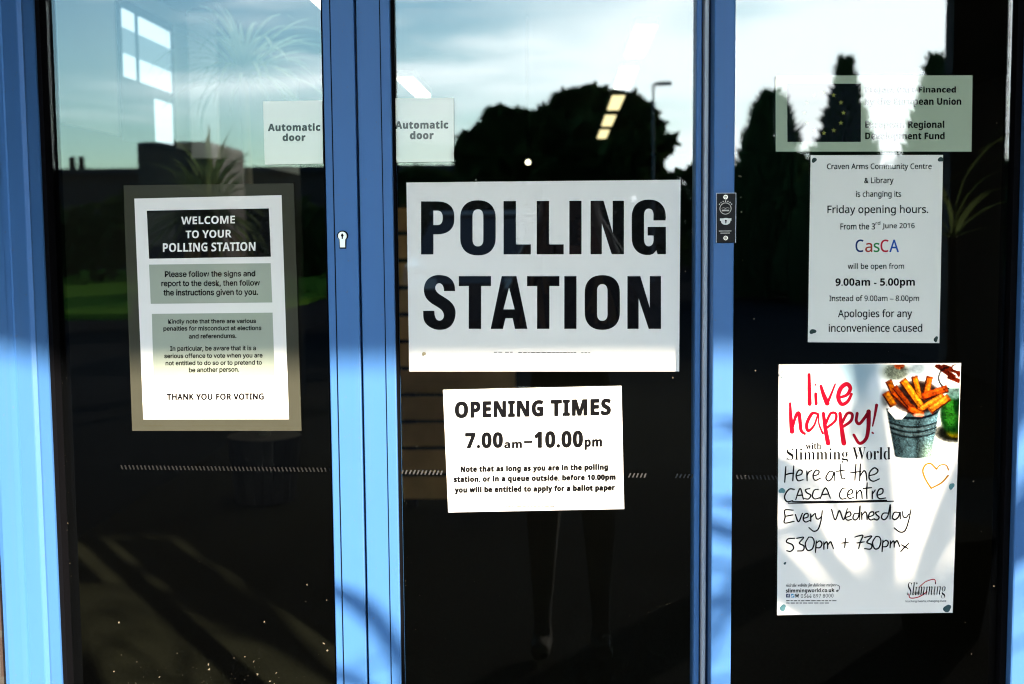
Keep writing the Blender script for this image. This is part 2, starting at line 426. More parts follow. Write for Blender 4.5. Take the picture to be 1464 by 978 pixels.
# side light right of the post, and the jambs
side = thing('side_window', 'fixed glazed side light beyond the narrow upright, holding the community notice and diet poster', 'window')
YJ = -0.20
YR = -0.03
xj = X(1444, YR, 978) 
xJ2 = xj - .010
pane(side, xp1 - .01, xJ2 + .008, Z0 + .08, Z1 - .09)
mb = MB(); mb.box(xp1, YF, Z0, xJ2, .034, Z0 + .08); mb.build('bottom_rail', BLUE, side, bevel=.0015)
mb = MB(); mb.box(xp1, YF, Z1 - .09, xJ2, .034, Z1); mb.build('top_rail', BLUE, side, bevel=.0015)
stile(side, xp1, xp1 + .004, -0.012, 0.0, 'glazing_gasket', mat=RUBBER, bevel=0)
dash_strip(side, 1052, 1112, 682, 683, .022, lean=-1)

jl = thing('door_jamb', 'deep stepped blue frame at the left edge of the doorway', 'door frame', None)
def xa(px, y): return X(px, y, 636)
YL = -0.12
XLo = xa(-4, YL) - .004
plan_pts = [(XLo, YL + .002), (xa(-2, YL), YL), (xa(18, -.098), -.098), (xa(18.5, -.097) - .002, -.096), (xa(27, -.088) - .001, -.087), (xa(27.5, -.088) + .0015, -.087),
            (xa(50, -.060), -.062), (xa(51, -.0605), -.0605), (xa(57, -.0585), -.0575), (xa(59, -.054), -.052), (xa(74, -.030), -.030), (xa(74, -.030), .05), (XLo, .05)]
mb = MB(); mb.prism(plan_pts, 0.0, Z1 + .02); mb.build('frame_profile', BLUE, jl)
mb = MB(); mb.box(xa(74, -.030), -.024, Z0, xL - .0005, 0.04, Z1); mb.build('gasket', RUBBER, jl)
jr = thing('door_jamb', 'sunlit blue jamb at the right edge of the doorway, beyond the posters', 'door frame')
mb = MB(); mb.box(xj, YR, 0, xj + .16, .05, Z1 + .02); mb.build('frame_profile', BLUE, jr, bevel=.003)
mb = MB(); mb.box(xj - .010, -.012, Z0, xj - .0005, 0.04, Z1); mb.build('gasket', RUBBER, jr)

hd = MB(); hd.box(XLo, -.12, Z1 + .021, xj + .16, .05, Z1 + .2)
tag(hd.build('lintel_beam', BLUE, None, bevel=.003), 'blue frame head spanning the top of the doorway', 'door frame')
sl = MB(); sl.box(xa(74, -.030), -.11, 0.0, xj, .05, .028)
tag(sl.build('door_sill', ALU, None, bevel=.003), 'grey metal sill under the doors', 'door sill')
ZTOP = 2.9
def wall(name, label, boxes, mat):
    m_ = MB()
    for bx_ in boxes: m_.box(*bx_)
    return tag(m_.build(name, mat), label, 'wall')
wall('brick_wall', 'dark brick wall beside the left jamb', [(-8, -.10, 0, XLo - .001, .14, ZTOP)], BRICK)
wall('brick_wall', 'dark brick wall beside the right jamb', [(xj + .161, -.02, 0, 8, .14, ZTOP)], BRICK)
wall('brick_wall', 'dark brick wall above the door head', [(XLo, -.02, Z1 + .201, xj + .16, .14, ZTOP)], BRICK)

# ------------------------------------------------------------------ lettering tools
try:                                       # Blender's own interface typeface, a plain grotesque
    import os
    GROT = bpy.data.fonts.load(os.path.join(bpy.utils.system_resource('DATAFILES'), 'fonts', 'Inter.woff2'))
except Exception:
    GROT = None
def text_geo(s, bold=0.0, thin=0.0):
    cu = bpy.data.curves.new('t', 'FONT'); cu.body = s
    if GROT and max(ord(ch) for ch in s) < 0x2100: cu.font = GROT
    cu.resolution_u = 4; cu.offset = thin
    if bold > .025: cu.space_character = 1.11
    ob = bpy.data.objects.new('t', cu); C.objects.link(ob)
    dg = bpy.context.evaluated_depsgraph_get(); dg.update()
    me = ob.evaluated_get(dg).to_mesh()
    v = np.array([tuple(x.co) for x in me.vertices])[:, :2]
    f = [tuple(p.vertices) for p in me.polygons]
    ob.evaluated_get(dg).to_mesh_clear()
    bpy.data.objects.remove(ob); bpy.data.curves.remove(cu)
    return v, f
YS = -0.0030                               # face of the sheets; prints and inks step out in tenths of a millimetre
def text(mb, s, x0, y0, x1, y1, rise=0.0, bold=0.0, mi=0, y=YS - .0006, slant=0.0, thin=0.0):
    """Set s so that its ink fills the photo-pixel box, the right end lifted by rise."""
    v, f = text_geo(s, bold, thin)
    lo, hi = v.min(0), v.max(0)
    sx, sy = (x1 - x0)/(hi[0] - lo[0]), (y1 - y0)/(hi[1] - lo[1])
    e = bold*sy                             # heavier letters: the same outline set again a little to every side
    sh = [(0, 0)] if bold <= 0 else [(e*math.cos(k*math.pi/4), e*math.sin(k*math.pi/4)) for k in range(8)] + [(0, 0)]
    gx_, gy_ = (1 - 2*e/(x1 - x0), 1 - 2*e/(y1 - y0)) if bold > 0 else (1, 1)
    mx_, my_ = (x0 + x1)/2, (y0 + y1)/2
    for i, (ox, oy) in enumerate(sh):
        pts = []
        for a_, b_ in (v - lo)/(hi - lo):
            px = mx_ + (x1 - x0)*(a_ - .5)*gx_ + ox + slant*(b_ - .5)*(y1 - y0); py = my_ - (y1 - y0)*(b_ - .5)*gy_ + oy - rise*(a_ - .5)
            pts.append(P(px, py, y - .000004*i))
        mb.mesh(pts, f, mi)
def sans(s):                               # humanist sans letters of the mathematical alphabet
    o = ''
    for ch in s:
        if 'A' <= ch <= 'Z': o += chr(0x1D5A0 + ord(ch) - 65)
        elif 'a' <= ch <= 'z': o += chr(0x1D5BA + ord(ch) - 97)
        elif '0' <= ch <= '9': o += chr(0x1D7E2 + ord(ch) - 48)
        else: o += ch
    return o
def sansb(s):
    o = ''
    for ch in s:
        if 'A' <= ch <= 'Z': o += chr(0x1D5D4 + ord(ch) - 65)
        elif 'a' <= ch <= 'z': o += chr(0x1D5EE + ord(ch) - 97)
        elif '0' <= ch <= '9': o += chr(0x1D7EC + ord(ch) - 48)
        else: o += ch
    return o
def serif(s):
    o = ''
    for ch in s:
        if 'A' <= ch <= 'Z': o += chr(0x1D400 + ord(ch) - 65)
        elif 'a' <= ch <= 'z': o += chr(0x1D41A + ord(ch) - 97)
        else: o += ch
    return o
def serifi(s):
    o = ''
    for ch in s:
        if ch == 'h': o += chr(0x1D489)
        elif 'A' <= ch <= 'Z': o += chr(0x1D468 + ord(ch) - 65)
        elif 'a' <= ch <= 'z': o += chr(0x1D482 + ord(ch) - 97)
        else: o += ch
    return o
def quad(mb, pts, y=YS, mi=0):
    mb.face([P(px, py, y) for px, py in pts], mi)
def sheet(parent, pts, mat, name='sheet', y=YS, th=0.0012):
    """A thin sheet with real edges: corners TL, TR, BR, BL in photo pixels."""
    mb = MB(); fr = [P(a_, b_, y) for a_, b_ in pts]; bk = [(p.x, y + th, p.z) for p in fr]
    v = [tuple(p) for p in fr] + bk
    mb.mesh(v, [(0, 3, 2, 1), (4, 5, 6, 7), (0, 1, 5, 4), (1, 2, 6, 5), (2, 3, 7, 6), (3, 0, 4, 7)])
    return mb.build(name, mat, parent)
def spline(pts, n=10):
    pts = [np.array(p, float) for p in pts]
    if len(pts) == 2: return [pts[0]*(1-t) + pts[1]*t for t in np.linspace(0, 1, 4)]
    q = [2*pts[0] - pts[1]] + pts + [2*pts[-1] - pts[-2]]
    o = []
    for i in range(1, len(q) - 2):
        for t in np.linspace(0, 1, n, endpoint=(i == len(q) - 3)):
            p0, p1, p2, p3 = q[i-1], q[i], q[i+1], q[i+2]
            o.append(.5*((2*p1) + (-p0+p2)*t + (2*p0-5*p1+4*p2-p3)*t*t + (-p0+3*p1-3*p2+p3)*t**3))
    return o
def stroke(mb, pts, w, y=YS - .0006, mi=0, curve=True, taper=True, n=10, wf=None):
    """A pen or brush stroke of width w (photo pixels) along pts, with rounded ends."""
    s = spline(pts, n) if curve else [np.array(p, float) for p in pts]
    L, R_ = [], []
    for i, p in enumerate(s):
        t = s[min(i+1, len(s)-1)] - s[max(i-1, 0)]
        t = t / (np.linalg.norm(t) + 1e-9); nn = np.array((-t[1], t[0]))
        u = i / (len(s) - 1)
        ww = w/2 * (wf(u) if wf else 1)
        L.append(p + nn*ww); R_.append(p - nn*ww)
    v = [P(*p, y) for p in L] + [P(*p, y) for p in R_]
    k = len(s)
    mb.mesh(v, [(i, i+1, k+i+1, k+i) for i in range(k-1)], mi)
    for e, ww in ((s[0], w/2*(wf(0) if wf else 1)), (s[-1], w/2*(wf(1) if wf else 1))):
        y2 = y - .00003
        mb.face([P(e[0] + ww*math.cos(2*math.pi*j/10), e[1] + ww*math.sin(2*math.pi*j/10), y2) for j in range(10)], mi)
def tiny_line(mb, x0, x1, yy, h=1.3, gap=.28, mi=0):
    """A line of print too small to read: word-sized marks."""
    x = x0
    while x < x1:
        w = random.uniform(2.5, 7)
        quad(mb, [(x, yy - h/2), (min(x1, x + w), yy - h/2), (min(x1, x + w), yy + h/2), (x, yy + h/2)], YS - .0006, mi)
        x += w + 1.4
def tack(parent, px, py, r, mat):
    mb = MB(); c_ = P(px, py, YS)
    n, rings = 14, 4
    v = []
    sx = random.uniform(.8, 1.2)
    ph = random.uniform(0, 6)
    for i in range(rings):
        t = i / rings
        for k in range(n):
            a_ = 2*math.pi*k/n
            rr = r * math.cos(t*math.pi/2) * (1 + .18*math.sin(2*a_ + ph) + .1*math.sin(3*a_ + 2*ph))
            v.append((c_.x + rr*sx*math.cos(a_), YS - .0016*math.sin(t*math.pi/2) - .0001, c_.z + rr*math.sin(a_)))
    v.append((c_.x, YS - .0017, c_.z))
    f = [(i*n + k, i*n + (k+1) % n, (i+1)*n + (k+1) % n, (i+1)*n + k) for i in range(rings-1) for k in range(n)]
    f += [((rings-1)*n + k, (rings-1)*n + (k+1) % n, rings*n) for k in range(n)]
    mb.mesh(v, f)
    return mb.build('tack', mat, parent, smooth=True)

# ------------------------------------------------------------------ welcome poster
wp = thing('welcome_poster', 'grey bordered welcome poster with black heading panel, on the left door', 'poster')
sheet(wp, [(176.5, 265), (420, 262), (431, 616), (189, 616)], DARKGREY)
mb = MB(); quad(mb, [(192, 284), (402.5, 279), (413, 599.4), (205, 599.6)], YS - .0003); mb.build('white_panel', WHITE, wp)
mb = MB(); quad(mb, [(209.8, 301.3), (384.3, 298), (387.3, 367), (213.2, 370)], YS - .0005); mb.build('heading_panel', INK, wp)
mb = MB()
quad(mb, [(213, 378.3), (387, 376.3), (389.3, 432.5), (215.5, 434.5)], YS - .0005)
quad(mb, [(217, 448.8), (389.7, 447), (392.8, 537), (219.4, 538)], YS - .0005)
mb.build('text_panel', GREYBOX, wp)
mb = MB(); y_ = YS - .0008
text(mb, sansb('WELCOME'), 259, 309, 335.8, 320.3, 1.6, .006, 1, y_)
text(mb, sansb('TO YOUR'), 265.3, 329, 331, 340.2, 1.4, .006, 1, y_)
text(mb, sansb('POLLING STATION'), 232.8, 346.8, 365.2, 359.5, 1.8, .006, 1, y_)
for s, x0, y0, x1, y1 in (('Please follow the signs and', 235.6, 387, 365, 398), ('report to the desk, then follow', 230.6, 400.3, 371.5, 411),
                          ('the instructions given to you.', 233.6, 413.3, 369, 424.6), ('Kindly note that there are various', 240.4, 456, 366, 464),
                          ('penalties for misconduct at elections', 233.6, 465.8, 373.7, 474.2), ('and referendums.', 270, 477, 338, 483.8),
                          ('In particular, be aware that it is a', 243, 494.4, 365.8, 503), ('serious offence to vote when you are', 234.8, 505, 375.4, 513.4),
                          ('not entitled to do so or to pretend to', 236.7, 515.3, 374.4, 523.6), ('be another person.', 270, 525, 342, 533.8)):
    text(mb, s, x0, y0, x1, y1, 1.0, .020, 0, y_)
text(mb, sans('THANK YOU FOR VOTING'), 238.3, 562.4, 377.4, 572, .6, .050, 0, y_)
tiny_line(mb, 206, 234, 608.3, 1.1, mi=2); tiny_line(mb, 275, 343, 608.3, 1.1, mi=2); tiny_line(mb, 398, 413, 608.3, 1.1, mi=2)
mb.build('lettering', [INK, WHITE, sheet_mat('grey_footer_ink', (.05, .05, 0.030))], wp)

# ------------------------------------------------------------------ polling station poster
pp = thing('polling_poster', 'large white polling notice with two rows of heavy black capitals', 'poster')
sheet(pp, [(581, 261), (973, 257), (971, 531), (585, 531)], crease(sheet_mat('folded_poster_paper', (0.83, 0.81, 0.78)), P(776, 400, 0).x, .07))
def curve_fill(mb, loops, y, mi=0):
    cu = bpy.data.curves.new('g', 'CURVE'); cu.dimensions = '2D'; cu.fill_mode = 'BOTH'
    for lp_ in loops:
        sp = cu.splines.new('POLY'); sp.points.add(len(lp_) - 1); sp.use_cyclic_u = True
        for i, (a_, b_) in enumerate(lp_): sp.points[i].co = (a_, b_, 0, 1)
    ob = bpy.data.objects.new('g', cu); C.objects.link(ob)
    dg = bpy.context.evaluated_depsgraph_get(); dg.update()
    me = ob.evaluated_get(dg).to_mesh()
    v = [P(p.co.x, p.co.y, y) for p in me.vertices]; f = [tuple(q_.vertices) for q_ in me.polygons]
    mb.mesh(v, f, mi)
    ob.evaluated_get(dg).to_mesh_clear(); bpy.data.objects.remove(ob); bpy.data.curves.remove(cu)
def rr(x0, y0, x1, y1, rx, ry, corners=(1, 1, 1, 1)):
    """Rounded box: corners TL, TR, BR, BL rounded or square."""
    o = []
    for (cx, cy, sx, sy, a0), on in zip(((x0, y0, 1, 1, 180), (x1, y0, -1, 1, 270), (x1, y1, -1, -1, 0), (x0, y1, 1, -1, 90)), corners):
        if not on: o.append((cx, cy)); continue
        for k in range(11):
            t = math.radians(a0 + 9*k)
            ct, st = math.cos(t), math.sin(t)
            e = lambda u: math.copysign(abs(u)**.86, u)
            o.append((cx + sx*rx + rx*e(ct), cy + sy*ry + ry*e(st)))
    return o
def glyph(ch, x0, y0, x1, y1, mb):
    s, h = 17.6, 14.2; y = YS - .0006; w = x1 - x0; ht = y1 - y0
    if ch == 'I': L = [[(x0, y0), (x1, y0), (x1, y1), (x0, y1)]]
    elif ch == 'L': L = [[(x0, y0), (x0+s, y0), (x0+s, y1-h), (x1, y1-h), (x1, y1), (x0, y1)]]
    elif ch == 'T':
        c_ = (x0+x1)/2
        L = [[(x0, y0), (x1, y0), (x1, y0+h), (c_+s/2, y0+h), (c_+s/2, y1), (c_-s/2, y1), (c_-s/2, y0+h), (x0, y0+h)]]
    elif ch == 'N': L = [[(x0, y0), (x0+18.5, y0), (x1-16, y0+ht*.60), (x1-16, y0), (x1, y0), (x1, y1), (x1-17.5, y1), (x0+16, y0+ht*.42), (x0+16, y1), (x0, y1)]]
    elif ch == 'A':
        c_ = (x0+x1)/2
        L = [[(c_-10.5, y0), (c_+10.5, y0), (x1, y1), (x1-17.8, y1), (x1-21, y1-ht*.20), (x0+21, y1-ht*.20), (x0+17.5, y1), (x0, y1)],
             [(c_, y0+ht*.22), (c_+8.0, y1-ht*.37), (c_-8.0, y1-ht*.37)]]
    elif ch == 'O': L = [rr(x0, y0-1.4, x1, y1+1.4, w*.5, ht*.34), rr(x0+17.6, y0+11.5, x1-17.6, y1-11.5, w*.5-17.6, ht*.13)]
    elif ch == 'P':
        b = y0 + ht*.62
        o = [p for p in rr(x0, y0, x1, b, w*.52, ht*.28, (0, 1, 1, 0))]
        o = o[:-1] + [(x0+s, b), (x0+s, y1), (x0, y1)]
        L = [o, rr(x0+s, y0+h-1, x1-16.5, b-h+1, 7.5, 10, (0, 1, 1, 0))]
    elif ch == 'G':
        o = rr(x0, y0-1.4, x1, y1+1.4, w*.5, ht*.34); i_ = rr(x0+17.6, y0+11.5, x1-17.6, y1-11.5, w*.5-17.6, ht*.13)
        m_ = y0 + ht*.37; g = y0 + ht*.49
        out_ = [p for p in o if not (p[0] > (x0+x1)/2 + 2 and p[1] > m_ - 14)]
        top = [p for p in o if p[0] >= (x0+x1)/2 and p[1] <= m_ - 12]
        # outer path: from the upper terminal anticlockwise to the spur
        tl = [p for p in o if p[0] <= (x0+x1)/2 and p[1] <= (y0+y1)/2]; bl = [p for p in o if p[0] <= (x0+x1)/2 and p[1] > (y0+y1)/2]
        tr = [p for p in o if p[0] > (x0+x1)/2 and p[1] <= (y0+y1)/2 and p[1] < m_]
        itl = [p for p in i_ if p[0] <= (x0+x1)/2 and p[1] <= (y0+y1)/2]; ibl = [p for p in i_ if p[0] <= (x0+x1)/2 and p[1] > (y0+y1)/2]
        itr = [p for p in i_ if p[0] > (x0+x1)/2 and p[1] <= (y0+y1)/2]; ibr = [p for p in i_ if p[0] > (x0+x1)/2 and p[1] > (y0+y1)/2]
        path = tl + tr + [(x1-.5, m_), (x1-17.8, m_)] + itr[::-1] + itl[::-1] + ibl[::-1] + ibr[::-1]
        path += [(x1-17.6, g+12.5), (x1-26, g+12.5), (x1-26, g), (x1, g), (x1, y1), (x1-12, y1), (x1-13.5, y1-5.5), (x1-18, y1-.5), (x1-23, y1+1.2)] + bl
        L = [path]
    elif ch == 'S':
        A = [(408,318),(405,275),(385,228),(345,203),(305,217),(283,262),(292,308),(332,355),(400,400),(480,455),(540,520),(571,600),(571,680),(550,760),(505,828),(440,870),(360,885),(280,877),(200,840),(140,780),(114,710),(110,607)]
        B = [(270,607),(276,675),(302,732),(345,750),(385,733),(406,690),(400,640),(370,592),(310,547),(225,493),(160,430),(126,350),(122,270),(150,180),(210,118),(290,87),(380,87),(460,107),(523,158),(558,230),(568,318)]
        L = [[(x0 + (p[0]-110)/461*w, y0 - 1.4 + (p[1]-85)/800*(ht+2.8)) for p in spline(A, 4) + spline(B, 4)]]
    curve_fill(mb, L, y)
mb = MB()
for ch, x0, x1 in (('P', 602, 649.4), ('O', 658, 708.6), ('L', 720, 758.9), ('L', 767.4, 805.9), ('I', 814, 831.4), ('N', 844.4, 892), ('G', 903.2, 952)):
    r_ = (x0 - 602)*.004
    glyph(ch, x0, 288 - r_, x1, 363.8 - r_*.3, mb)
for ch, x0, x1 in (('S', 605, 651), ('T', 656, 702), ('A', 701.6, 754), ('T', 753.6, 799.8), ('I', 806.8, 824.2), ('O', 836, 886.2), ('N', 897, 945)):
    glyph(ch, x0, 394.8, x1, 470.2, mb)
tiny_line(mb, 706, 718, 503.6, 1.0); tiny_line(mb, 722, 733, 503.6, 1.0); tiny_line(mb, 741, 825, 504.0, 1.0); tiny_line(mb, 831, 844, 504.4, 1.0)
mb.build('lettering', INK, pp)
PIN = principled('tan_putty', (.35, .30, .18), .7)
tack(pp, 606, 506, .0035, PIN)

# ------------------------------------------------------------------ opening times
ot = thing('opening_times_notice', 'white opening times sheet hung slightly crooked under the big polling notice', 'notice')
sheet(ot, [(633.3, 557.4), (888.5, 551.7), (892.4, 727.7), (640.9, 732.6)], crease(sheet_mat('folded_notice_paper', (0.80, 0.79, 0.77)), P(744, 640, 0).x, .07))
mb = MB()
text(mb, sansb('OPENING'), 650.3, 572.8, 777, 597, 2.4, 0.030); text(mb, sansb('TIMES'), 787.3, 570.4, 873.6, 594.8, 1.8, 0.030)
text(mb, sansb('7.00'), 665, 618, 719.2, 641, 1.0, 0.030); text(mb, sansb('am'), 720.8, 631.7, 746.4, 641, .5, 0.030)
quad(mb, [(749.2, 630.4), (761, 630.2), (761, 633.5), (749.2, 633.7)], YS - .0006)
text(mb, sansb('10.00'), 763.8, 616, 833.7, 640.4, 1.2, 0.030); text(mb, sansb('pm'), 835.7, 627.8, 861, 643.2, .5, 0.030)
text(mb, sansb('Note that as long as you are in the polling'), 658.4, 664.6, 869.5, 676, 3.4, .050)
text(mb, sansb('station, or in a queue outside, before 10.00pm'), 648.6, 679, 880.3, 690.4, 3.4, .050)
text(mb, sansb('you will be entitled to apply for a ballot paper'), 650, 694.2, 879.3, 705.6, 3.4, .050)
tiny_line(mb, 722, 735, 724.4, 1.0); tiny_line(mb, 739, 793, 724, 1.0); tiny_line(mb, 799, 811, 723.4, 1.0)
mb.build('lettering', INK, ot)

# ------------------------------------------------------------------ automatic door stickers
s1 = thing('door_sticker', 'pale square automatic door sticker touching the blue stile of the keyhole door', 'sticker')
sheet(s1, [(376, 145), (460.5, 143.5), (462, 234), (378.5, 235.5)], STICK)
mb = MB(); text(mb, sansb('Automatic'), 383, 176.2, 458, 187.4, .4, 0.030); text(mb, sansb('door'), 404, 190.8, 436.8, 201.8, .2, 0.030); mb.build('lettering', STINK, s1)
s2 = thing('door_sticker', 'pale square automatic door sticker above the large polling notice', 'sticker')
sheet(s2, [(561.5, 140.6), (648.5, 139.8), (649, 231), (563, 232.3)], STICK)
mb = MB(); text(mb, sansb('Automatic'), 565, 172.6, 641, 184.2, .4, 0.030); text(mb, sansb('door'), 586, 187.4, 620, 199.2, .2, 0.030); mb.build('lettering', STINK, s2)

# ------------------------------------------------------------------ funding sign
eu = thing('funding_sign', 'wide translucent green sign with dark flag and ring of stars', 'sign')
sheet(eu, [(1109, 108), (1390.5, 107.8), (1389, 216.8), (1109.3, 216.8)], PLATE)
mb = MB(); quad(mb, [(1125.5, 119.8), (1230.7, 119.6), (1230.7, 202.9), (1125.8, 202.9)], YS - .0003)
fl = mb.build('flag', NAVY, eu)
mb = MB()
for k in range(12):
    t = math.pi*2*k/12; cx, cy = 1178 + 28*math.sin(t), 161.3 - 29*math.cos(t)
    pts = []
    for j in range(10):
        r_ = 4.0 if j % 2 == 0 else 1.6
        pts.append((cx + r_*math.sin(math.pi*j/5), cy - r_*math.cos(math.pi*j/5)))
    curve_fill(mb, [pts], YS - .0006)
mb.build('stars', STARY, fl)
mb = MB()
for s, x0, y0, x1, y1 in (('Project Part-Financed', 1237, 123.6, 1366.7, 135), ('by the European Union', 1237, 139.6, 1374.3, 153),
                          ('European Regional', 1237, 172.6, 1350, 186), ('Development Fund', 1237, 189, 1350.5, 202.2)):
    text(mb, sansb(s), x0, y0, x1, y1, 0, .012)
mb.build('lettering', SIGNINK, eu)

# ------------------------------------------------------------------ community centre notice
cn = thing('community_notice', 'printed white notice of changed Friday hours, directly under the green sign', 'notice')
sheet(cn, [(1159, 221.9), (1348.4, 221.5), (1343, 490.6), (1155, 489.3)], COOLW)
mb = MB()
for s, x0, y0, x1, y1, b_ in (('Craven Arms Community Centre', 1182.3, 233.6, 1332, 244.4, 0), ('& Library', 1235.5, 253.2, 1277.5, 264.6, 0),
                          ('is changing its', 1223.8, 272.6, 1288.4, 284.2, 0), ('Friday opening hours.', 1183, 293.2, 1327, 308.2, 0),
                          ('From the 3', 1201.6, 319, 1251, 328.2, 0), ('rd', 1251.8, 316.4, 1258.6, 321.6, 0), ('June 2016', 1261.4, 319, 1307.7, 328.2, 0),
                          ('will be open from', 1212, 376.2, 1292.6, 387, 0), ('9.00am - 5.00pm', 1194.4, 397.8, 1308, 412, 1),
                          ('Instead of 9.00am \u2013 8.00pm', 1185.6, 422, 1314, 433.2, 0), ('Apologies for any', 1198, 442.2, 1304, 457, 0),
                          ('inconvenience caused', 1184.8, 463, 1318.6, 474.6, 0)):
    text(mb, sansb(s) if b_ else sans(s), x0, y0, x1, y1, .2, .008 if b_ else .012)
for i, (ch, x0, x1, y0) in enumerate((('C', 1223, 1234.6, 342.4), ('a', 1236.9, 1247.2, 347.2), ('s', 1249, 1257.6, 347.2), ('C', 1258.8, 1270.4, 342.4), ('A', 1271.4, 1285.2, 342.6))):
    text(mb, sans(ch), x0, y0, x1, 360.6, 0, .012, 1 + i)
mb.build('lettering', [INK, sheet_mat('ink_navy', (.01, .03, .12)), sheet_mat('ink_brick_red', (.35, .05, .03)), sheet_mat('ink_green', (.03, .20, .06)),
                       sheet_mat('ink_red', (.45, .02, .04)), sheet_mat('ink_blue', (.02, .08, .35))], cn)
GREENT = principled('dark_green_putty', (.012, .035, .03), .6); TEAL = principled('teal_putty', (.10, .25, .27), .6); PALET = principled('pale_blue_putty', (.35, .50, .55), .6)
DARKT = principled('dark_teal_putty', (.02, .06, .07), .6)
for px, py in ((1164, 229), (1345, 228), (1162, 474), (1338, 485)): tack(cn, px, py, .0042, GREENT)

# ------------------------------------------------------------------ diet club poster
dp = thing('diet_poster', 'colourful poster with red brush writing, bucket of chips and handwritten times', 'poster')
sheet(dp, [(1113.5, 521.3), (1374, 519), (1362, 876), (1111, 879.5)], WHITE)
q2 = lambda x, y: (1090 + x/4.7226, 500 + y/4.7226)
q3 = lambda x, y: (1090 + x/4.7226, 690 + y/4.7226)
# printed photograph of chips in a metal bucket, computed point by point on a fine grid
def sm(e0, e1, x): 
    t = np.clip((x - e0)/(e1 - e0 + 1e-9), 0, 1); return t*t*(3 - 2*t)
gx, gy = np.meshgrid(np.linspace(130, 1336, 235), np.linspace(99, 740, 125))
img = np.ones(gx.shape + (3,)) * np.array((.80, .80, .79))
def lay(col, a_):
    global img
    a_ = np.clip(a_, 0, 1)[..., None]; img = img*(1 - a_) + np.array(col)*a_
def blob(cx, cy, rx, ry, col, soft=1.0, a_=1.0):
    d = np.sqrt(((gx - cx)/rx)**2 + ((gy - cy)/ry)**2); lay(col, a_*sm(1 + soft*.5, 1 - soft*.5, d))
blob(610, 130, 250, 170, (.46, .56, .62), 1.8, .75); blob(560, 230, 110, 150, (.48, .57, .62), 1.8, .6); blob(780, 260, 60, 100, (.80, .82, .84), 1.2, .7)
blob(330, 150, 150, 60, (.62, .68, .72), 1.5, .5); blob(900, 150, 90, 60, (.20, .24, .18), 1.0, .7); blob(925, 108, 34, 24, (.55, .20, .06), .5, .9)
blob(1050, 130, 70, 60, (.25, .33, .38), 1.2, .6); blob(830, 330, 30, 60, (.10, .12, .13), 1.1, .6)
blob(560, 590, 160, 60, (.55, .60, .62), 1.5, .4); blob(250, 560, 60, 60, (.6, .62, .62), 1.5, .4)
st = (np.sin(gx*.16) > .2)*1.0; lay((.62, .62, .52), st*sm(600, 640, gy)*sm(1140, 1190, gx)*.5)
blob(1290, 560, 120, 62, (.03, .035, .012), .7, .95); blob(1310, 560, 60, 34, (.50, .42, .03), .6, .8)
blob(1290, 430, 90, 140, (.06, .20, .07), .35, 1); blob(1270, 420, 45, 90, (.16, .42, .12), .9, .8); blob(1320, 380, 30, 60, (.02, .12, .05), .8, .7)
blob(1300, 285, 60, 50, (.30, .42, .40), .6, .9); blob(1290, 250, 60, 12, (.55, .62, .60), .6, .8)
for (x0, y0, x1, y1, w) in ((1170, 100, 1300, 190, 34), (1210, 110, 1330, 150, 34), (1250, 180, 1336, 215, 30), (1290, 100, 1336, 180, 30)):
    dx, dy = x1-x0, y1-y0; LL = math.hypot(dx, dy); u = ((gx-x0)*dx + (gy-y0)*dy)/LL; v = ((gx-x0)*-dy + (gy-y0)*dx)/LL
    lay((.34, .10, .03), sm(-6, 6, u)*sm(LL+6, LL-6, u)*sm(w/2+5, w/2-5, np.abs(v)))
th = np.abs(np.hypot(gx - 1262, gy - 190) - 72); lay((.03, .04, .05), sm(9, 3, th)*(gx < 1262)*.8)
# bucket
def bucket():
    t = np.clip((gy - 400)/320, 0, 1); xl = 838 + 57*t; xr = 1196 - 56*t; u = (gx - xl)/(xr - xl)
    inside = sm(-.02, .02, u)*sm(1.02, .98, u)*sm(392, 402, gy)*sm(722 + 18*np.sqrt(np.clip(1-(2*u-1)**2, 0, 1)), 712 + 18*np.sqrt(np.clip(1-(2*u-1)**2, 0, 1)), gy)
    rng = np.random.default_rng(3); nz_ = rng.normal(0, .04, gx.shape)
    sh = .20 + .14*np.sin(u*3.1) + .25*sm(.62, .95, u) - .13*sm(.5, .62, u)*sm(.72, .62, u) + nz_
    col = np.stack([sh*.72, sh*.98, sh*1.06], -1)
    warm = sm(.55, .9, u)[..., None]*sm(560, 700, gy)[..., None]*np.array((.12, .09, .0))
    global img
    img = img*(1 - inside[..., None]) + (col + warm)*inside[..., None]
    for yy, dk in ((505, .06), (520, .40), (540, .05), (556, .38), (574, .07)):
        yb = yy + 34*(1 - (2*u - 1)**2) - 16
        lay((dk*.8, dk*.95, dk), inside*sm(9, 3, np.abs(gy - yb))*.75)
    rim = gy - (400 + 62*np.sqrt(np.clip(1 - (2*u - 1)**2, 0, 1)))
    lay((.05, .08, .10), sm(-.02, .03, u)*sm(1.02, .97, u)*sm(13, 5, np.abs(rim)))
bucket()
lay((.86, .84, .82), sm(6, -6, np.abs(gx - 920) + np.abs(gy - 410)*.9 - 75)*(gy < 470))
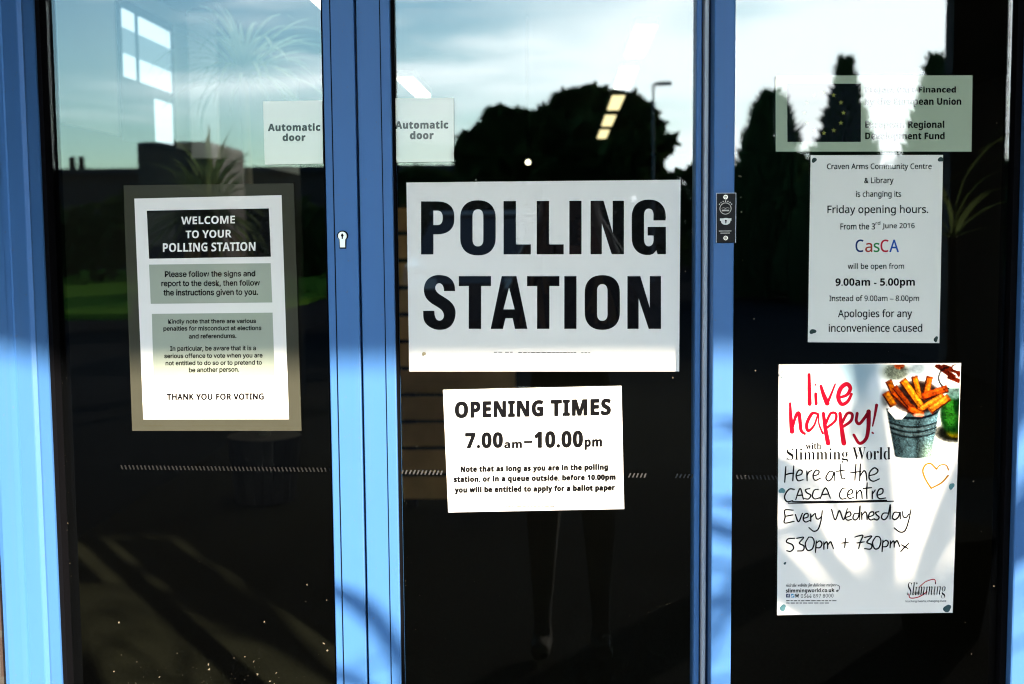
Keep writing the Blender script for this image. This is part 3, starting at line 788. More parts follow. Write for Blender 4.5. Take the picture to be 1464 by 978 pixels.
def fry(x0, y0, x1, y1, w, col):
    dx, dy = x1-x0, y1-y0; LL = math.hypot(dx, dy); u = ((gx-x0)*dx + (gy-y0)*dy)/LL; v = ((gx-x0)*-dy + (gy-y0)*dx)/LL
    m_ = sm(-4, 4, u)*sm(LL+4, LL-4, u)*sm(w/2+4, w/2-4, np.abs(v))
    lay((.20, .05, .01), m_)
    lay(col, m_*sm(w/2-2, w/2-9, np.abs(v + w*.10))*.95)
    lay((min(.9, col[0]*1.25), min(.8, col[1]*1.45), col[2]*2), m_*sm(w*.22, w*.06, np.abs(v + w*.22))*.7)
    lay((.42, .12, .02), m_*sm(22, 4, u)*.7); lay((.38, .11, .02), m_*sm(LL-26, LL-4, u)*.6)
blob(1040, 320, 170, 110, (.10, .035, .01), .4, .9)
fry(1025, 180, 1060, 330, 44, (.72, .40, .05)); fry(1130, 180, 1098, 320, 46, (.70, .34, .06)); fry(850, 210, 905, 330, 46, (.62, .30, .03))
fry(830, 290, 885, 380, 52, (.72, .40, .05)); fry(880, 280, 1040, 430, 52, (.60, .25, .03)); fry(890, 250, 1010, 400, 40, (.45, .16, .02)); fry(945, 205, 1075, 390, 54, (.78, .45, .07))
fry(1080, 320, 1250, 262, 52, (.72, .26, .04)); fry(1060, 410, 1225, 310, 46, (.76, .40, .08)); fry(1130, 415, 1260, 320, 52, (.78, .42, .09)); fry(985, 400, 1085, 440, 46, (.66, .28, .04))
blob(1055, 442, 38, 12, (.75, .50, .42), .5, .8)
fadeL = sm(130, 260, gx)[..., None]*sm(99, 112, gy)[..., None]*0 + 1
lowf = sm(740, 690, gy)*1.0
keep = np.maximum(lowf, ((gx > 870) & (gx < 1160))*1.0)[..., None]
_rg = np.random.default_rng(11)
_n = sum(np.kron(_rg.normal(0, 1, (125//k_ + 1, 235//k_ + 1)), np.ones((k_, k_)))[:125, :235]*a_ for k_, a_ in ((1, .05), (2, .06), (4, .05), (9, .04)))
_c = sm(.55, .40, img.mean(-1))*sm(800, 860, gx)*sm(780, 830, gx) + sm(.35, .55, img.max(-1) - img.min(-1))*sm(800, 860, gx)
_c = np.clip(_c, 0, 1)
img = img*(1 + (_n*_c*1.6)[..., None])*(1 - .30*_c[..., None])
img = img*keep + np.array((.80, .80, .79))*(1 - keep)
me = bpy.data.meshes.new('chips_picture')
ny, nx = gx.shape
vv = []
for j in range(ny):
    for i in range(nx):
        px, py = q2(gx[j, i], gy[j, i]); e = 1113.5 + 1.2 + (py - 521)*-.007; r_ = 1373.4 - (py - 519)*.0336
        vv.append(tuple(P(min(max(px, e), r_), max(py, 521.5 - (px-1113)*.009 + .4), YS - .0003)))
me.from_pydata(vv, [], [(j*nx+i, j*nx+i+1, (j+1)*nx+i+1, (j+1)*nx+i) for j in range(ny-1) for i in range(nx-1)])
ca = me.color_attributes.new('print', 'FLOAT_COLOR', 'POINT')
ca.data.foreach_set('color', np.concatenate([(np.clip(img/.80, 0, 1)**2.3*.80).reshape(-1, 3), np.ones((ny*nx, 1))], 1).ravel())
me.materials.append(sheet_mat('printed_picture', (1, 1, 1), attr='print'))
o = bpy.data.objects.new('chips_picture', me); C.objects.link(o); o.parent = dp

RED = sheet_mat('red_brush_ink', (.26, .003, .014), vary=.45, scale=40)
br = MB(); Bk = lambda pts, w, wf=None: stroke(br, [q2(*p) for p in pts], w/4.7226, wf=wf)
Bk([(315, 168), (317, 260), (319, 366)], 27, lambda u: .8 + .3*u)
Bk([(360, 298), (363, 366)], 22); Bk([(359, 232), (361, 240)], 10)
Bk([(395, 245), (412, 300), (438, 362)], 29, lambda u: .7 + .5*u); Bk([(438, 362), (465, 300), (492, 232)], 18, lambda u: 1.2 - .6*u)
Bk([(515, 325), (570, 305), (594, 262), (570, 232), (530, 260), (512, 320), (535, 368), (575, 350), (602, 300)], 24, lambda u: .75 + .5*math.sin(u*3.1))
Bk([(187, 362), (192, 460), (200, 552)], 29, lambda u: .6 + .55*u)
Bk([(203, 530), (225, 450), (246, 428), (254, 480), (262, 545), (286, 568)], 24, lambda u: .7 + .4*math.sin(u*3.1))
Bk([(372, 432), (335, 432), (300, 500), (310, 548), (350, 510), (378, 432), (382, 500), (408, 566)], 22, lambda u: .8 + .3*math.sin(u*6))
Bk([(412, 430), (425, 530), (444, 632)], 31, lambda u: .75 + .3*u); Bk([(428, 500), (460, 432), (496, 432), (492, 480), (440, 524)], 19)
Bk([(524, 430), (535, 530), (550, 632)], 32, lambda u: .75 + .3*u); Bk([(536, 500), (572, 432), (606, 436), (598, 480), (548, 518)], 20)
Bk([(640, 430), (634, 480), (655, 500), (690, 460), (717, 418)], 21); Bk([(717, 418), (716, 520), (700, 600), (655, 632), (617, 575)], 30, lambda u: 1.05 - .45*u)
Bk([(771, 374), (758, 450), (744, 515)], 20, lambda u: 1.1 - .6*u); Bk([(742, 560), (748, 564)], 12)
br.build('brush_lettering', RED, dp)
mb = MB()
text(mb, serif('with'), 1151.8, 632.4, 1174.2, 642.4, .3, .012)
text(mb, serif('Slimming'), 1124.7, 640.8, 1212.8, 662.4, .3, 0, thin=-.007); text(mb, serif('World'), 1218.7, 639.4, 1273.2, 657.4, .3, 0, thin=-.007)
text(mb, serifi('visit the website for delicious recipes'), 1123.5, 833.8, 1195, 840, .8, 0)
text(mb, sansb('slimmingworld.co.uk'), 1123.5, 841.2, 1193, 848.6, .8, .008)
text(mb, '0344 897 8000', 1145, 849.2, 1191.6, 854.6, .6, 0)
text(mb, serifi('Slimming'), 1296.5, 832, 1352.6, 856, 1.2, 0, thin=-.012); text(mb, serif('WORLD'), 1304.5, 846, 1318.7, 849.6, 0, 0)
text(mb, 'touching hearts, changing lives', 1294.5, 857.8, 1352.6, 861.6, .6, .005)
tiny_line(mb, 1124, 1196, 858.9, 1.1); tiny_line(mb, 1124, 1185, 862.2, 1.1)
stroke(mb, [q3(*p) for p in ((500, 690), (520, 700), (516, 725), (500, 733))], .9); stroke(mb, [q3(*p) for p in ((508, 724), (499, 733), (512, 738))], .8)
for i, (x0, x1) in enumerate(((160, 185), (192, 216), (222, 246))):
    quad(mb, [q3(x0, 751), q3(x1, 751), q3(x1, 776), q3(x0, 776)], YS - .0006, 1 + i)
text(mb, 'f', *q3(168, 755), *q3(179, 775), 0, .03, 4, YS - .0008)
stroke(mb, [q3(*p) for p in ((197, 769), (206, 766), (211, 757))], 1.0, YS - .0008, 4); stroke(mb, [q3(*p) for p in ((198, 759), (204, 763))], 1.0, YS - .0008, 4)
stroke(mb, [q3(*p) for p in ((226, 768), (226, 773), (242, 773), (242, 768))], .9, YS - .0008, 4, curve=False)
stroke(mb, [q3(*p) for p in ((227, 760), (234, 756), (241, 760))], .9, YS - .0008, 4)
stroke(mb, [q3(*p) for p in ((1062, 702), (1105, 668), (1160, 654), (1169, 684))], 1.3, YS - .0005, 5)
stroke(mb, [q3(*p) for p in ((988, 752), (1000, 779), (1055, 772), (1112, 738))], 1.5, YS - .0005, 5)
mb.build('lettering', [INK, sheet_mat('icon_navy', (.01, .03, .10)), sheet_mat('icon_sky', (.05, .30, .55)), INK, WHITE, sheet_mat('swoosh_red', (.40, .01, .03))], dp)
hw = MB()
def pen(f, *strokes):
    for s in strokes: stroke(hw, [f(*p) for p in s], 1.95, wf=lambda u: .85 + .25*math.sin(3.1*u))
pen(q2, [(158, 790), (155, 840), (150, 895)], [(212, 785), (208, 840), (205, 885)], [(155, 845), (185, 836), (212, 834)],
    [(228, 852), (262, 842), (268, 818), (245, 815), (228, 850), (240, 884), (275, 878)], [(300, 818), (302, 885)], [(302, 850), (315, 825), (335, 815)],
    [(342, 852), (376, 842), (382, 820), (360, 815), (343, 850), (355, 882), (392, 868)],
    [(485, 828), (455, 822), (430, 862), (445, 886), (470, 868), (486, 828), (490, 884)], [(530, 772), (530, 830), (538, 870), (560, 868)], [(500, 822), (560, 812)],
    [(632, 772), (628, 830), (625, 882)], [(590, 832), (665, 822)], [(662, 772), (657, 885)], [(658, 855), (685, 818), (700, 835), (705, 882)],
    [(718, 852), (765, 838), (780, 815), (755, 798), (725, 828), (722, 870), (750, 888), (790, 872)])
pen(q3, [(216, 46), (180, 45), (150, 92), (165, 128), (205, 122)], [(225, 115), (255, 40), (277, 112)], [(232, 88), (272, 84)],
    [(320, 40), (292, 48), (300, 68), (326, 85), (312, 110), (284, 108)], [(378, 46), (350, 52), (338, 90), (355, 110), (388, 102)], [(390, 108), (426, 36), (460, 106)], [(400, 82), (448, 77)],
    [(570, 36), (540, 42), (520, 82), (535, 110), (566, 106)], [(576, 82), (606, 72), (604, 48), (582, 58), (576, 92), (592, 108), (618, 98)],
    [(634, 52), (636, 110)], [(636, 78), (658, 52), (670, 70), (674, 110)], [(708, 2), (704, 60), (706, 110)], [(680, 40), (736, 34)], [(742, 58), (742, 110)], [(742, 78), (762, 50)],
    [(776, 86), (810, 72), (812, 44), (788, 46), (774, 82), (790, 108), (832, 104)], [(175, 139), (520, 134), (885, 126)], [(205, 129), (520, 127), (840, 119)],
    [(208, 186), (152, 186), (154, 230), (150, 272), (214, 262)], [(155, 228), (205, 218)], [(222, 215), (244, 264), (270, 208)],
    [(276, 242), (306, 232), (306, 210), (284, 216), (276, 248), (292, 266), (320, 256)], [(326, 212), (327, 262)], [(327, 236), (352, 210)],
    [(358, 208), (364, 240), (380, 246), (398, 230)], [(405, 190), (395, 260), (375, 316), (345, 328), (314, 304)],
    [(467, 180), (492, 252), (520, 190), (548, 250), (574, 176)], [(562, 236), (596, 222), (592, 198), (570, 206), (560, 236), (576, 254), (602, 248)],
    [(650, 208), (622, 210), (612, 240), (630, 252), (650, 226), (660, 154), (657, 250)], [(670, 200), (672, 250)], [(672, 222), (692, 198), (704, 212), (707, 250)],
    [(718, 232), (750, 218), (748, 198), (726, 204), (716, 234), (730, 252), (757, 244)], [(786, 196), (764, 202), (772, 218), (788, 234), (776, 252), (754, 248)],
    [(850, 206), (816, 208), (804, 236), (824, 250), (848, 222), (864, 148), (862, 246)], [(925, 202), (892, 202), (878, 236), (896, 250), (918, 232), (930, 200), (932, 246)],
    [(946, 196), (952, 230), (970, 236), (990, 212)], [(1004, 180), (990, 250), (965, 322), (930, 334), (890, 306)],
    [(218, 376), (174, 380), (164, 402), (200, 418), (210, 444), (190, 464), (164, 460)], [(232, 376), (278, 370), (250, 408), (280, 428), (274, 458), (236, 462)],
    [(312, 368), (290, 412), (304, 456), (336, 448), (350, 404), (338, 372), (312, 368)], [(364, 394), (358, 472)], [(362, 412), (385, 394), (402, 410), (390, 438), (364, 440)],
    [(415, 400), (415, 450)], [(415, 422), (432, 400), (440, 416), (440, 446)], [(440, 422), (460, 400), (470, 418), (480, 446)], [(535, 409), (582, 402)], [(562, 376), (556, 440)],
    [(624, 368), (650, 360), (678, 358), (662, 400), (650, 446)], [(638, 408), (688, 400)], [(690, 370), (738, 362), (706, 402), (738, 420), (730, 448), (690, 446)],
    [(766, 364), (744, 404), (758, 446), (786, 440), (800, 398), (790, 368), (766, 364)], [(814, 388), (808, 466)], [(812, 406), (834, 390), (850, 404), (840, 430), (814, 434)],
    [(865, 394), (862, 440)], [(864, 416), (884, 394), (890, 410), (890, 436)], [(890, 414), (908, 392), (918, 408), (928, 434)], [(940, 420), (984, 446)], [(990, 410), (962, 436), (934, 466)])
hw.build('handwriting', INK, dp)
mb = MB(); stroke(mb, [q2(*p) for p in ((1140, 936), (1105, 880), (1084, 820), (1102, 778), (1138, 770), (1176, 806))], 2.4)
stroke(mb, [q2(*p) for p in ((1176, 806), (1200, 780), (1240, 780), (1258, 812))], 2.0); stroke(mb, [q2(*p) for p in ((1254, 850), (1210, 898), (1140, 936))], 2.3)
mb.build('heart_drawing', sheet_mat('gold_pen', (.26, .12, .008)), dp)
for px, py, r_, m_ in ((*q2(152, 172), .0055, PALET), (*q2(1311, 123), .0055, principled('white_pin', (.75, .78, .78), .4)), (*q2(1277, 922), .0052, TEAL),
                       (*q3(132, 55), .0050, TEAL), (*q3(152, 545), .0020, DARKT), (*q3(138, 846), .0052, TEAL), (*q3(1247, 850), .0056, DARKT)):
    tack(dp, px, py, r_, m_)
ct = MB(); stroke(ct, [q2(*p) for p in ((140, 142), (114, 172), (146, 206))], .8); ct.build('pen_mark', INK, dp)

# ------------------------------------------------------------------ inside the building
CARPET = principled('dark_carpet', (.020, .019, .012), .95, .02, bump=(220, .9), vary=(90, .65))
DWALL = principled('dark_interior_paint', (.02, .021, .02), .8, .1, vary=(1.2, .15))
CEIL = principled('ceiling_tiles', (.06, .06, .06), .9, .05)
def shell(name, x0, y0, z0, x1, y1, z1, mat):
    m_ = MB(); m_.box(x0, y0, z0, x1, y1, z1)
    return tag(m_.build(name, mat), kind='structure')
CZ = EYE + 1.30
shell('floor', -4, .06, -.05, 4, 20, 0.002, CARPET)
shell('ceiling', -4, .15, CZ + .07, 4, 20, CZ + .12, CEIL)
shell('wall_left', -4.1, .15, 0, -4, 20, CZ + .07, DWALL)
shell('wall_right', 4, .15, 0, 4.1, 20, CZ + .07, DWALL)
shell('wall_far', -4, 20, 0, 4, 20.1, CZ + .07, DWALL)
LAMP = emit('fluorescent_tube', (1.0, .92, .74), 2.6)
CASE = principled('lamp_casing', (.3, .3, .3), .6)
WARMLAMP = emit('dim_warm_tube', (1.0, .80, .42), .26)  # dimmer, warmer glow for the far lights of the row
def ceiling_light(x, y, label, dim=False):
    t = thing('ceiling_light', label, 'ceiling light', 'linear ceiling lights in the hall')
    t.location = (x, y, CZ)
    m_ = MB(); m_.box(-.06, -.66, 0, .06, .66, .012); m_.build('diffuser', WARMLAMP if dim else LAMP, t)
    m_ = MB(); m_.box(-.075, -.68, .0121, .075, .68, .068); m_.build('casing', CASE, t)
ys = [(1750*1.30/o_) - DIST for o_ in (262, 212, 176, 149, 131)]
xr = P(915, 70, ys[0]).x
for i, yy in enumerate(ys):
    ceiling_light(xr, ys[0] + 2.0*i, ['nearest and longest bright ceiling light in the row over the trees', 'second ceiling light of the row over the trees', 'third ceiling light of the row, middle of five',
                             'fourth ceiling light of the row, yellowish', 'farthest and smallest ceiling light of the row'][i], i > 1)
yl = 1750*1.30/310 - DIST - .75
xl2 = P(445, 20, yl).x
ceiling_light(xl2, yl, 'single bright ceiling light at the top of the keyhole door')
ceiling_light(xl2, 1750*1.30/204 - DIST, 'ceiling light just above the sticker on the centre door')
# bare bulb
bp_ = P(755, 232, 6.0); b_ = thing('wall_lamp', 'small round glowing lamp above the polling notice', 'lamp'); b_.location = bp_
def sphere(mb, c, r, n=12, m=8, sq=(1, 1, 1)):
    v = []; f = []
    for i in range(m + 1):
        for k in range(n):
            th_, ph_ = math.pi*i/m, 2*math.pi*k/n
            v.append((c[0] + r*sq[0]*math.sin(th_)*math.cos(ph_), c[1] + r*sq[1]*math.sin(th_)*math.sin(ph_), c[2] + r*sq[2]*math.cos(th_)))
    for i in range(m):
        for k in range(n): f.append((i*n+k, i*n+(k+1) % n, (i+1)*n+(k+1) % n, (i+1)*n+k))
    mb.mesh(v, f)
mb = MB(); sphere(mb, (0, 0, 0), .015); mb.build('bulb', emit('warm_bulb', (1, .85, .6), 1.2), b_, smooth=True)
mb = MB(); mb.tube([(0, 0, .02), (0, 0, CZ - bp_.z + .07)], .004); mb.build('flex', RUBBER, b_)

# slatted wooden screen behind the centre door
WOOD = principled('brown_slat_wood', (.62, .33, .12), .6, .2, vary=(7, .4))
ws = thing('slatted_screen', 'brown wooden slatted screen standing behind the centre door', 'screen')
YW = 4.4
a = P(571, 716, YW); b = P(735, 290, YW)
zb = max(.05, a.z); nsl = 11; pitch = (b.z - zb)/nsl
for k in range(nsl):
    m_ = MB(); m_.box(a.x, YW, zb + pitch*k, b.x, YW + .02, zb + pitch*(k+1) - .022); m_.build('slat', WOOD, ws, bevel=.003)
mb = MB()
for xx in (a.x + .06, (a.x+b.x)/2, b.x - .06): mb.box(xx - .03, YW + .021, 0.002, xx + .03, YW + .06, b.z)
mb.build('upright', principled('dark_upright', (.03, .02, .015), .8), ws)
yb = MB(); c1, c2 = P(571, 378, YW - .12), P(600, 396, YW - .12)
# side wall of the hall: pale above, dark panelling below, with a bright high window
XW = -2.30; YWn = 5.6
def PX(px, py, x=XW):
    d = ROT @ Vector((px - W/2, -(py - H/2), -F)); return CAMPOS + d*((x - CAMPOS.x)/d.x)
shell('wall_side_panelling', XW - .12, .6, 0, XW - .05, 9, 1.98, DWALL)
shell('wall_side_upper', XW - .12, .6, 1.9801, XW - .06, 9, CZ + .069, principled('pale_wall_paint', (.34, .37, .37), .8, .1, vary=(2, .1)))
wn = thing('interior_window', 'bright window with dark mullions high on the hall wall, seen through the left door', 'window')
DK = principled('dark_window_frame', (.012, .016, .018), .7, .05)
LIT = emit('daylit_window_glass', (.80, .93, 1.0), .15); DIM = emit('window_view_of_wall', (.62, .80, .85), .04)
a, b = PX(180, 0), PX(262, 226); zt, zb_ = PX(188, 8).z, PX(245, 212).z
mb = MB(); mb.box(XW - .058, a.y, zb_, XW - .04, b.y, min(zt + .04, CZ + .06)); mb.build('frame', DK, wn)
zr = [PX(190, 15).z, PX(212, 118).z, PX(232, 142).z, PX(236, 203).z]
for xa_, xb_, z1_, z0_ in ((186, 198, zr[0], zr[1]), (199.5, 201.5, zr[0], zr[1]), (209, 246, zr[0], zr[1]), (248.5, 251, zr[0], zr[1]), (228, 251, zr[2], zr[3])):
    ya, yb_ = PX(xa_, 80).y, PX(xb_, 80).y; mb = MB()
    cuts = [z1_, z1_ - .28*(z1_ - z0_), z1_ - .66*(z1_ - z0_), z0_] if z1_ == zr[0] else [z1_, z0_]
    for i in range(len(cuts) - 1): mb.box(XW - .0395, ya, cuts[i+1] + .0005, XW - .03, yb_, cuts[i], 1 if i == 1 else 0)
    mb.build('window_pane', [LIT, DIM], wn)
mb = MB(); p0, p1 = P(267, -20, YWn), P(312, 226, YWn); mb.box(p0.x, YWn - .01, p1.z, p1.x, YWn + .05, CZ + .06)
tag(mb.build('white_column', principled('white_paint', (.7, .72, .72), .7)), 'pale interior column beside the high window', 'column')

# indoor palm in the hall, behind the left door
ip = thing('indoor_palm', 'pale slender palm with drooping leaves inside the hall, behind the keyhole door', 'plant')
PY = 4.6; tp = P(348, 110, PY)
PALM = leaf_mat('pale_palm_leaf', (.24, .30, .22), .4); PSTEM = principled('pale_palm_stem', (.45, .42, .34), .8)
mb = MB(); mb.tube([(tp.x + .06, PY, .35), (tp.x + .02, PY, 1.2), (tp.x, PY, tp.z)], [.035, .028, .022], 8); mb.build('trunk', PSTEM, ip)
mb = MB(); mb.tube([(tp.x + .06, PY, .004), (tp.x + .06, PY, .36)], [.16, .2], 20); mb.build('pot', principled('plain_pot', (.05, .04, .035), .6), ip)

# ------------------------------------------------------------------ outside, seen mirrored in the glass
ASPH = principled('asphalt', (.017, .017, .018), .98, .0, bump=(120, .5), vary=(2, .25))
mb = MB(); mb.box(-1500, -3000, -.3, 1500, -.0, 0.0)
tag(mb.build('ground', ASPH), kind='structure')
mb = MB(); mb.box(-40, -46, .001, RP(445, 430, 24).x, -19, .10)
tag(mb.build('lawn', leaf_mat('lawn_grass', (.08, .165, .02), .2)), kind='structure')
# entrance canopy
mb = MB(); mb.box(-2.79, -1.72, .001, 2.99, -.165, .02)  # pale slab added as a reflector, bouncing sunlight up at the sheets
tag(mb.build('bounce_slab', principled('bounce_concrete', (.58, .56, .52), .9, .1, bump=(60, .3), vary=(4, .1))), kind='structure')
CAN = principled('canopy_soffit', (.78, .78, .76), .8, .1)
DC = 5.45
ZC = P(545, 521, YF).z + (DC + YF)/math.cos(SUN_AZ)*math.tan(SUN_EL)
mb = MB(); mb.box(-7, -DC, ZC, 7, .14, ZC + .3); tag(mb.build('entrance_canopy', CAN, None, bevel=.01), 'deep flat canopy over the entrance', 'canopy')
pa, pb = RP(1352, 50, DC - .02), RP(1430, 50, DC - .02)
pl = MB(); pl.box(pa.x, -DC + .02, 0, pb.x, -DC + .17, ZC - .003); tag(pl.build('canopy_pillar', BRICK), 'dark brick pillar holding up the canopy', 'pillar')
pl = MB(); pl.box(-4.6, -DC + .05, 0, -4.3, -DC + .36, ZC - .003); tag(pl.build('canopy_pillar', BRICK), 'dark brick pillar on the far side of the canopy', 'pillar')

def crown_cards(mb, c, rad, n, size, seedv, flat=1.0):
    rnd = random.Random(seedv)
    for _ in range(n):
        while True:
            d = Vector((rnd.uniform(-1, 1), rnd.uniform(-1, 1), rnd.uniform(-1, 1)))
            if d.length < 1: break
        p = Vector(c) + Vector((d.x*rad[0], d.y*rad[1], d.z*rad[2]))
        a_ = Vector((rnd.gauss(0, 1), rnd.gauss(0, 1), rnd.gauss(0, 1))).normalized(); b_ = a_.orthogonal().normalized()
        s = size*rnd.uniform(.6, 1.3)
        mb.face([p + a_*s, p + b_*s*.55, p - a_*s, p - b_*s*.55])
BARK = principled('bark', (.05, .04, .03), .9)
LEAFD = leaf_mat('dark_foliage', (.03, .05, .016), .2)
CONI = leaf_mat('conifer_foliage', (.04, .075, .03), .3)
def broad_tree(name, label, base, h, lobes, seedv, size=.22, n=420):
    t = thing(name, label, 'tree', 'trees across the road')
    t.location = base
    rnd = random.Random(seedv)
    tr = MB(); tr.tube([(0, 0, 0), (.05, 0, h*.3), (0, .05, h*.6)], [.04*h, .03*h, .012*h])
    cr = MB()
    for (lx, lz, rx, rz) in lobes:
        ly = rnd.uniform(-.3, .3)*rx
        tr.tube([(0, 0, h*.35), (lx*.5, ly*.5, lz*.75), (lx, ly, lz)], [.02*h, .012*h, .005*h], 6)
        crown_cards(cr, (lx, ly, lz), (rx*.92, rx*.85, rz*.92), n, size, rnd.random())
        for _ in range(9):
            a_, b_ = rnd.uniform(0, 6.283), rnd.uniform(-.3, 1.5); q_ = rnd.uniform(.16, .34)
            e_ = (lx + rx*math.cos(a_)*math.cos(b_), ly + rx*.9*math.sin(a_)*math.cos(b_), lz + rz*math.sin(b_))
            crown_cards(cr, e_, (rx*q_, rx*q_, rz*q_*1.2), n//9, size*.8, rnd.random())
    tr.build('trunk', BARK, t); cr.build('crown', LEAFD, t)
    return t
dT = 38.0
s_ = (dT + DIST)/1750
base = RP(850, 200, dT); base.z = 0
px2 = lambda px, py: ((px - 850)*s_, EYE + (322 - py + (850-806)*0)*s_)
lob = []
for (px, py, rx, ry) in ((850, 182, 70, 44), (835, 148, 28, 18), (815, 168, 40, 28), (880, 168, 42, 28), (900, 190, 42, 34), (790, 192, 44, 28), (850, 220, 110, 40), (760, 205, 40, 24), (915, 210, 26, 22), (872, 146, 18, 11), (905, 164, 20, 15), (812, 143, 13, 9)):
    x_, z_ = px2(px, py); lob.append((x_, z_, rx*s_, ry*s_))
broad_tree('broadleaf_tree', 'large dark tree across the road, tallest of the row', base, 7.0, lob, 5, .42, 330)
base2 = RP(720, 200, dT - 3); base2.z = 0
lob = [((px - 720)*s_*.93, EYE + (324 - py)*s_*.93, rx*s_*.93, ry*s_*.93) for px, py, rx, ry in ((715, 190, 40, 30), (690, 205, 30, 24), (745, 188, 32, 26), (720, 225, 60, 24), (672, 222, 18, 16))]
broad_tree('broadleaf_tree', 'lower bushy tree beside the large dark tree', base2, 4.2, lob, 9, .36, 240)
def conifer(label, top, width_px, d, seedv, power=1.05):
    tp = RP(top[0], top[1], d); h = tp.z; k = (d + DIST)/1750
    t = thing('conifer_tree', label, 'tree', 'pointed conifers by the car park'); t.location = (tp.x, tp.y, 0)
    rnd = random.Random(seedv); m_ = MB(); tr = MB()
    tr.tube([(0, 0, 0), (0, 0, h*.95)], [.12, .01], 6); tr.build('trunk', BARK, t)
    wmax = width_px*k
    for i in range(7000):
        u = rnd.random()**.75; z = h*(1 - u) + .05
        r = wmax*min(1, u*1.1)**power*(.75 + .25*mnoise.noise((u*9, seedv, 0)) + .3*rnd.random())
        if u > .85: r *= 1 - (u - .85)*2
        a_ = rnd.uniform(0, 6.283); rr_ = r*rnd.random()**.4
        p = Vector((rr_*math.cos(a_), rr_*math.sin(a_), z))
        dr = Vector((math.cos(a_)*.5, math.sin(a_)*.5, rnd.uniform(.3, 1))).normalized()*.22*rnd.uniform(.6, 1.3); sd_ = dr.orthogonal().normalized()*.05
        m_.face([p - sd_, p + dr*.5 - sd_*.6, p + dr, p + sd_])
    m_.build('crown', CONI, t)
conifer('middle conifer, tallest, rising behind the green sign', (1209, 92), 100, 22, 3)
conifer('slim conifer next to the canopy pillar', (1338, 88), 100, 21, 4)
conifer('shorter rounder conifer left of the other two', (1103, 140), 90, 24, 5, .6)
# clipped hedge and low building that close the view
mb = MB(); rnd = random.Random(2)
for i in range(15000):
    xx = rnd.uniform(-9, 34); zz_ = rnd.random()**.7*(3.9 + .7*mnoise.noise((xx*.35, 0, 3)) + .5*mnoise.noise((xx*1.3, 0, 7))); yy = -46 + rnd.uniform(-.7, .7)
    a_ = Vector((rnd.gauss(0, 1), rnd.gauss(0, 1), rnd.gauss(0, 1))).normalized()*.28; b_ = a_.orthogonal().normalized()*.16
    p = Vector((xx, yy, zz_)); mb.face([p + a_, p + b_, p - a_, p - b_])
tag(mb.build('hedge', LEAFD), 'long uneven dark hedge beyond the car park', 'hedge')
lb = thing('low_building', 'long low dark building with chimney pots beyond the lawn', 'building')
e0, e1 = RP(40, 234, 50), RP(640, 236, 50)
mb = MB(); mb.box(e0.x - 14, -58, 0, e1.x, -50, e1.z - .25); mb.build('wall', BRICK, lb)
mb = MB(); mb.box(e0.x - 14.3, -58.3, e1.z - .249, e1.x + .3, -49.7, e1.z); rf = mb.build('roof', principled('slate', (.03, .03, .035), .8), lb)
for px in (103, 116):
    q = RP(px, 224, 52); mb = MB(); mb.tube([(q.x, q.y, e1.z - .1), (q.x, q.y, q.z)], [.16, .12], 10); mb.build('chimney_pot', RUBBER, rf)
for k in range(6):
    x0 = e0.x + 2 + k*3.1; mb = MB(); mb.box(x0, -49.99, 1.0, x0 + 1.4, -49.95, 2.2); mb.build('window', RUBBER, lb)
rnd = random.Random(44)
for i in range(9):
    bx_ = e0.x - 2 + i*(abs(e1.x - e0.x) + 4)/8; dd = rnd.uniform(26, 44); rr_ = rnd.uniform(.9, 1.7)
    bx_ = (bx_)*(dd + DIST)/(50 + DIST)
    t = thing('garden_bush', 'rounded dark bush on the lawn before the low building', 'bush', 'bushes on the lawn'); t.location = (bx_, -dd, .1)
    m_ = MB(); m_.tube([(0, 0, 0), (0, 0, rr_*.7)], [.08, .05], 6); m_.build('trunk', BARK, t)
    m_ = MB(); crown_cards(m_, (0, 0, rr_*.75), (rr_*1.3, rr_, rr_*.75), 420, .26, i)
    for j in range(6): crown_cards(m_, (rnd.uniform(-1, 1)*rr_, 0, rr_*rnd.uniform(.9, 1.4)), (rr_*.4, rr_*.4, rr_*.35), 70, .2, i*10 + j)
    m_.build('crown', LEAFD, t)
# dark van standing on the far side
q0, q1 = RP(194, 203, 16), RP(305, 250, 16)
sb = thing('parked_van', 'dark box van parked beyond the spiky plants', 'van')
mb = MB(); mb.box(q0.x, -18, .35, q1.x - .05, -16, q0.z); mb.build('body', principled('van_paint', (.01, .011, .012), .5, .3), sb, bevel=.05)
for xx in (q0.x + .25, q1.x - .3):
    mb = MB(); mb.tube([(xx, -16.0, .33), (xx, -15.8, .33)], .33, 18); mb.build('wheel', RUBBER, sb)
mb = MB(); mb.box(q0.x + .1, -15.995, 1.3, q0.x + .55, -15.985, 1.8); mb.build('window', principled('van_glass', (.02, .03, .04), .05, .6), sb)
# street lamp
sp = RP(934, 120, 33); t = thing('street_lamp', 'thin grey street lamp with flat head beside the big tree', 'street lamp')
GREYP = principled('galvanised', (.12, .12, .13), .6)
mb = MB(); mb.tube([(sp.x, sp.y, 0), (sp.x, sp.y, sp.z)], [.04, .03]); mb.build('pole', GREYP, t)
mb = MB(); mb.tube([(sp.x - .02, sp.y, sp.z - .02), (sp.x + .2, sp.y, sp.z)], .03); mb.box(sp.x + .1, sp.y - .12, sp.z - .04, sp.x + .5, sp.y + .12, sp.z + .05); mb.build('lamp_head', GREYP, t)

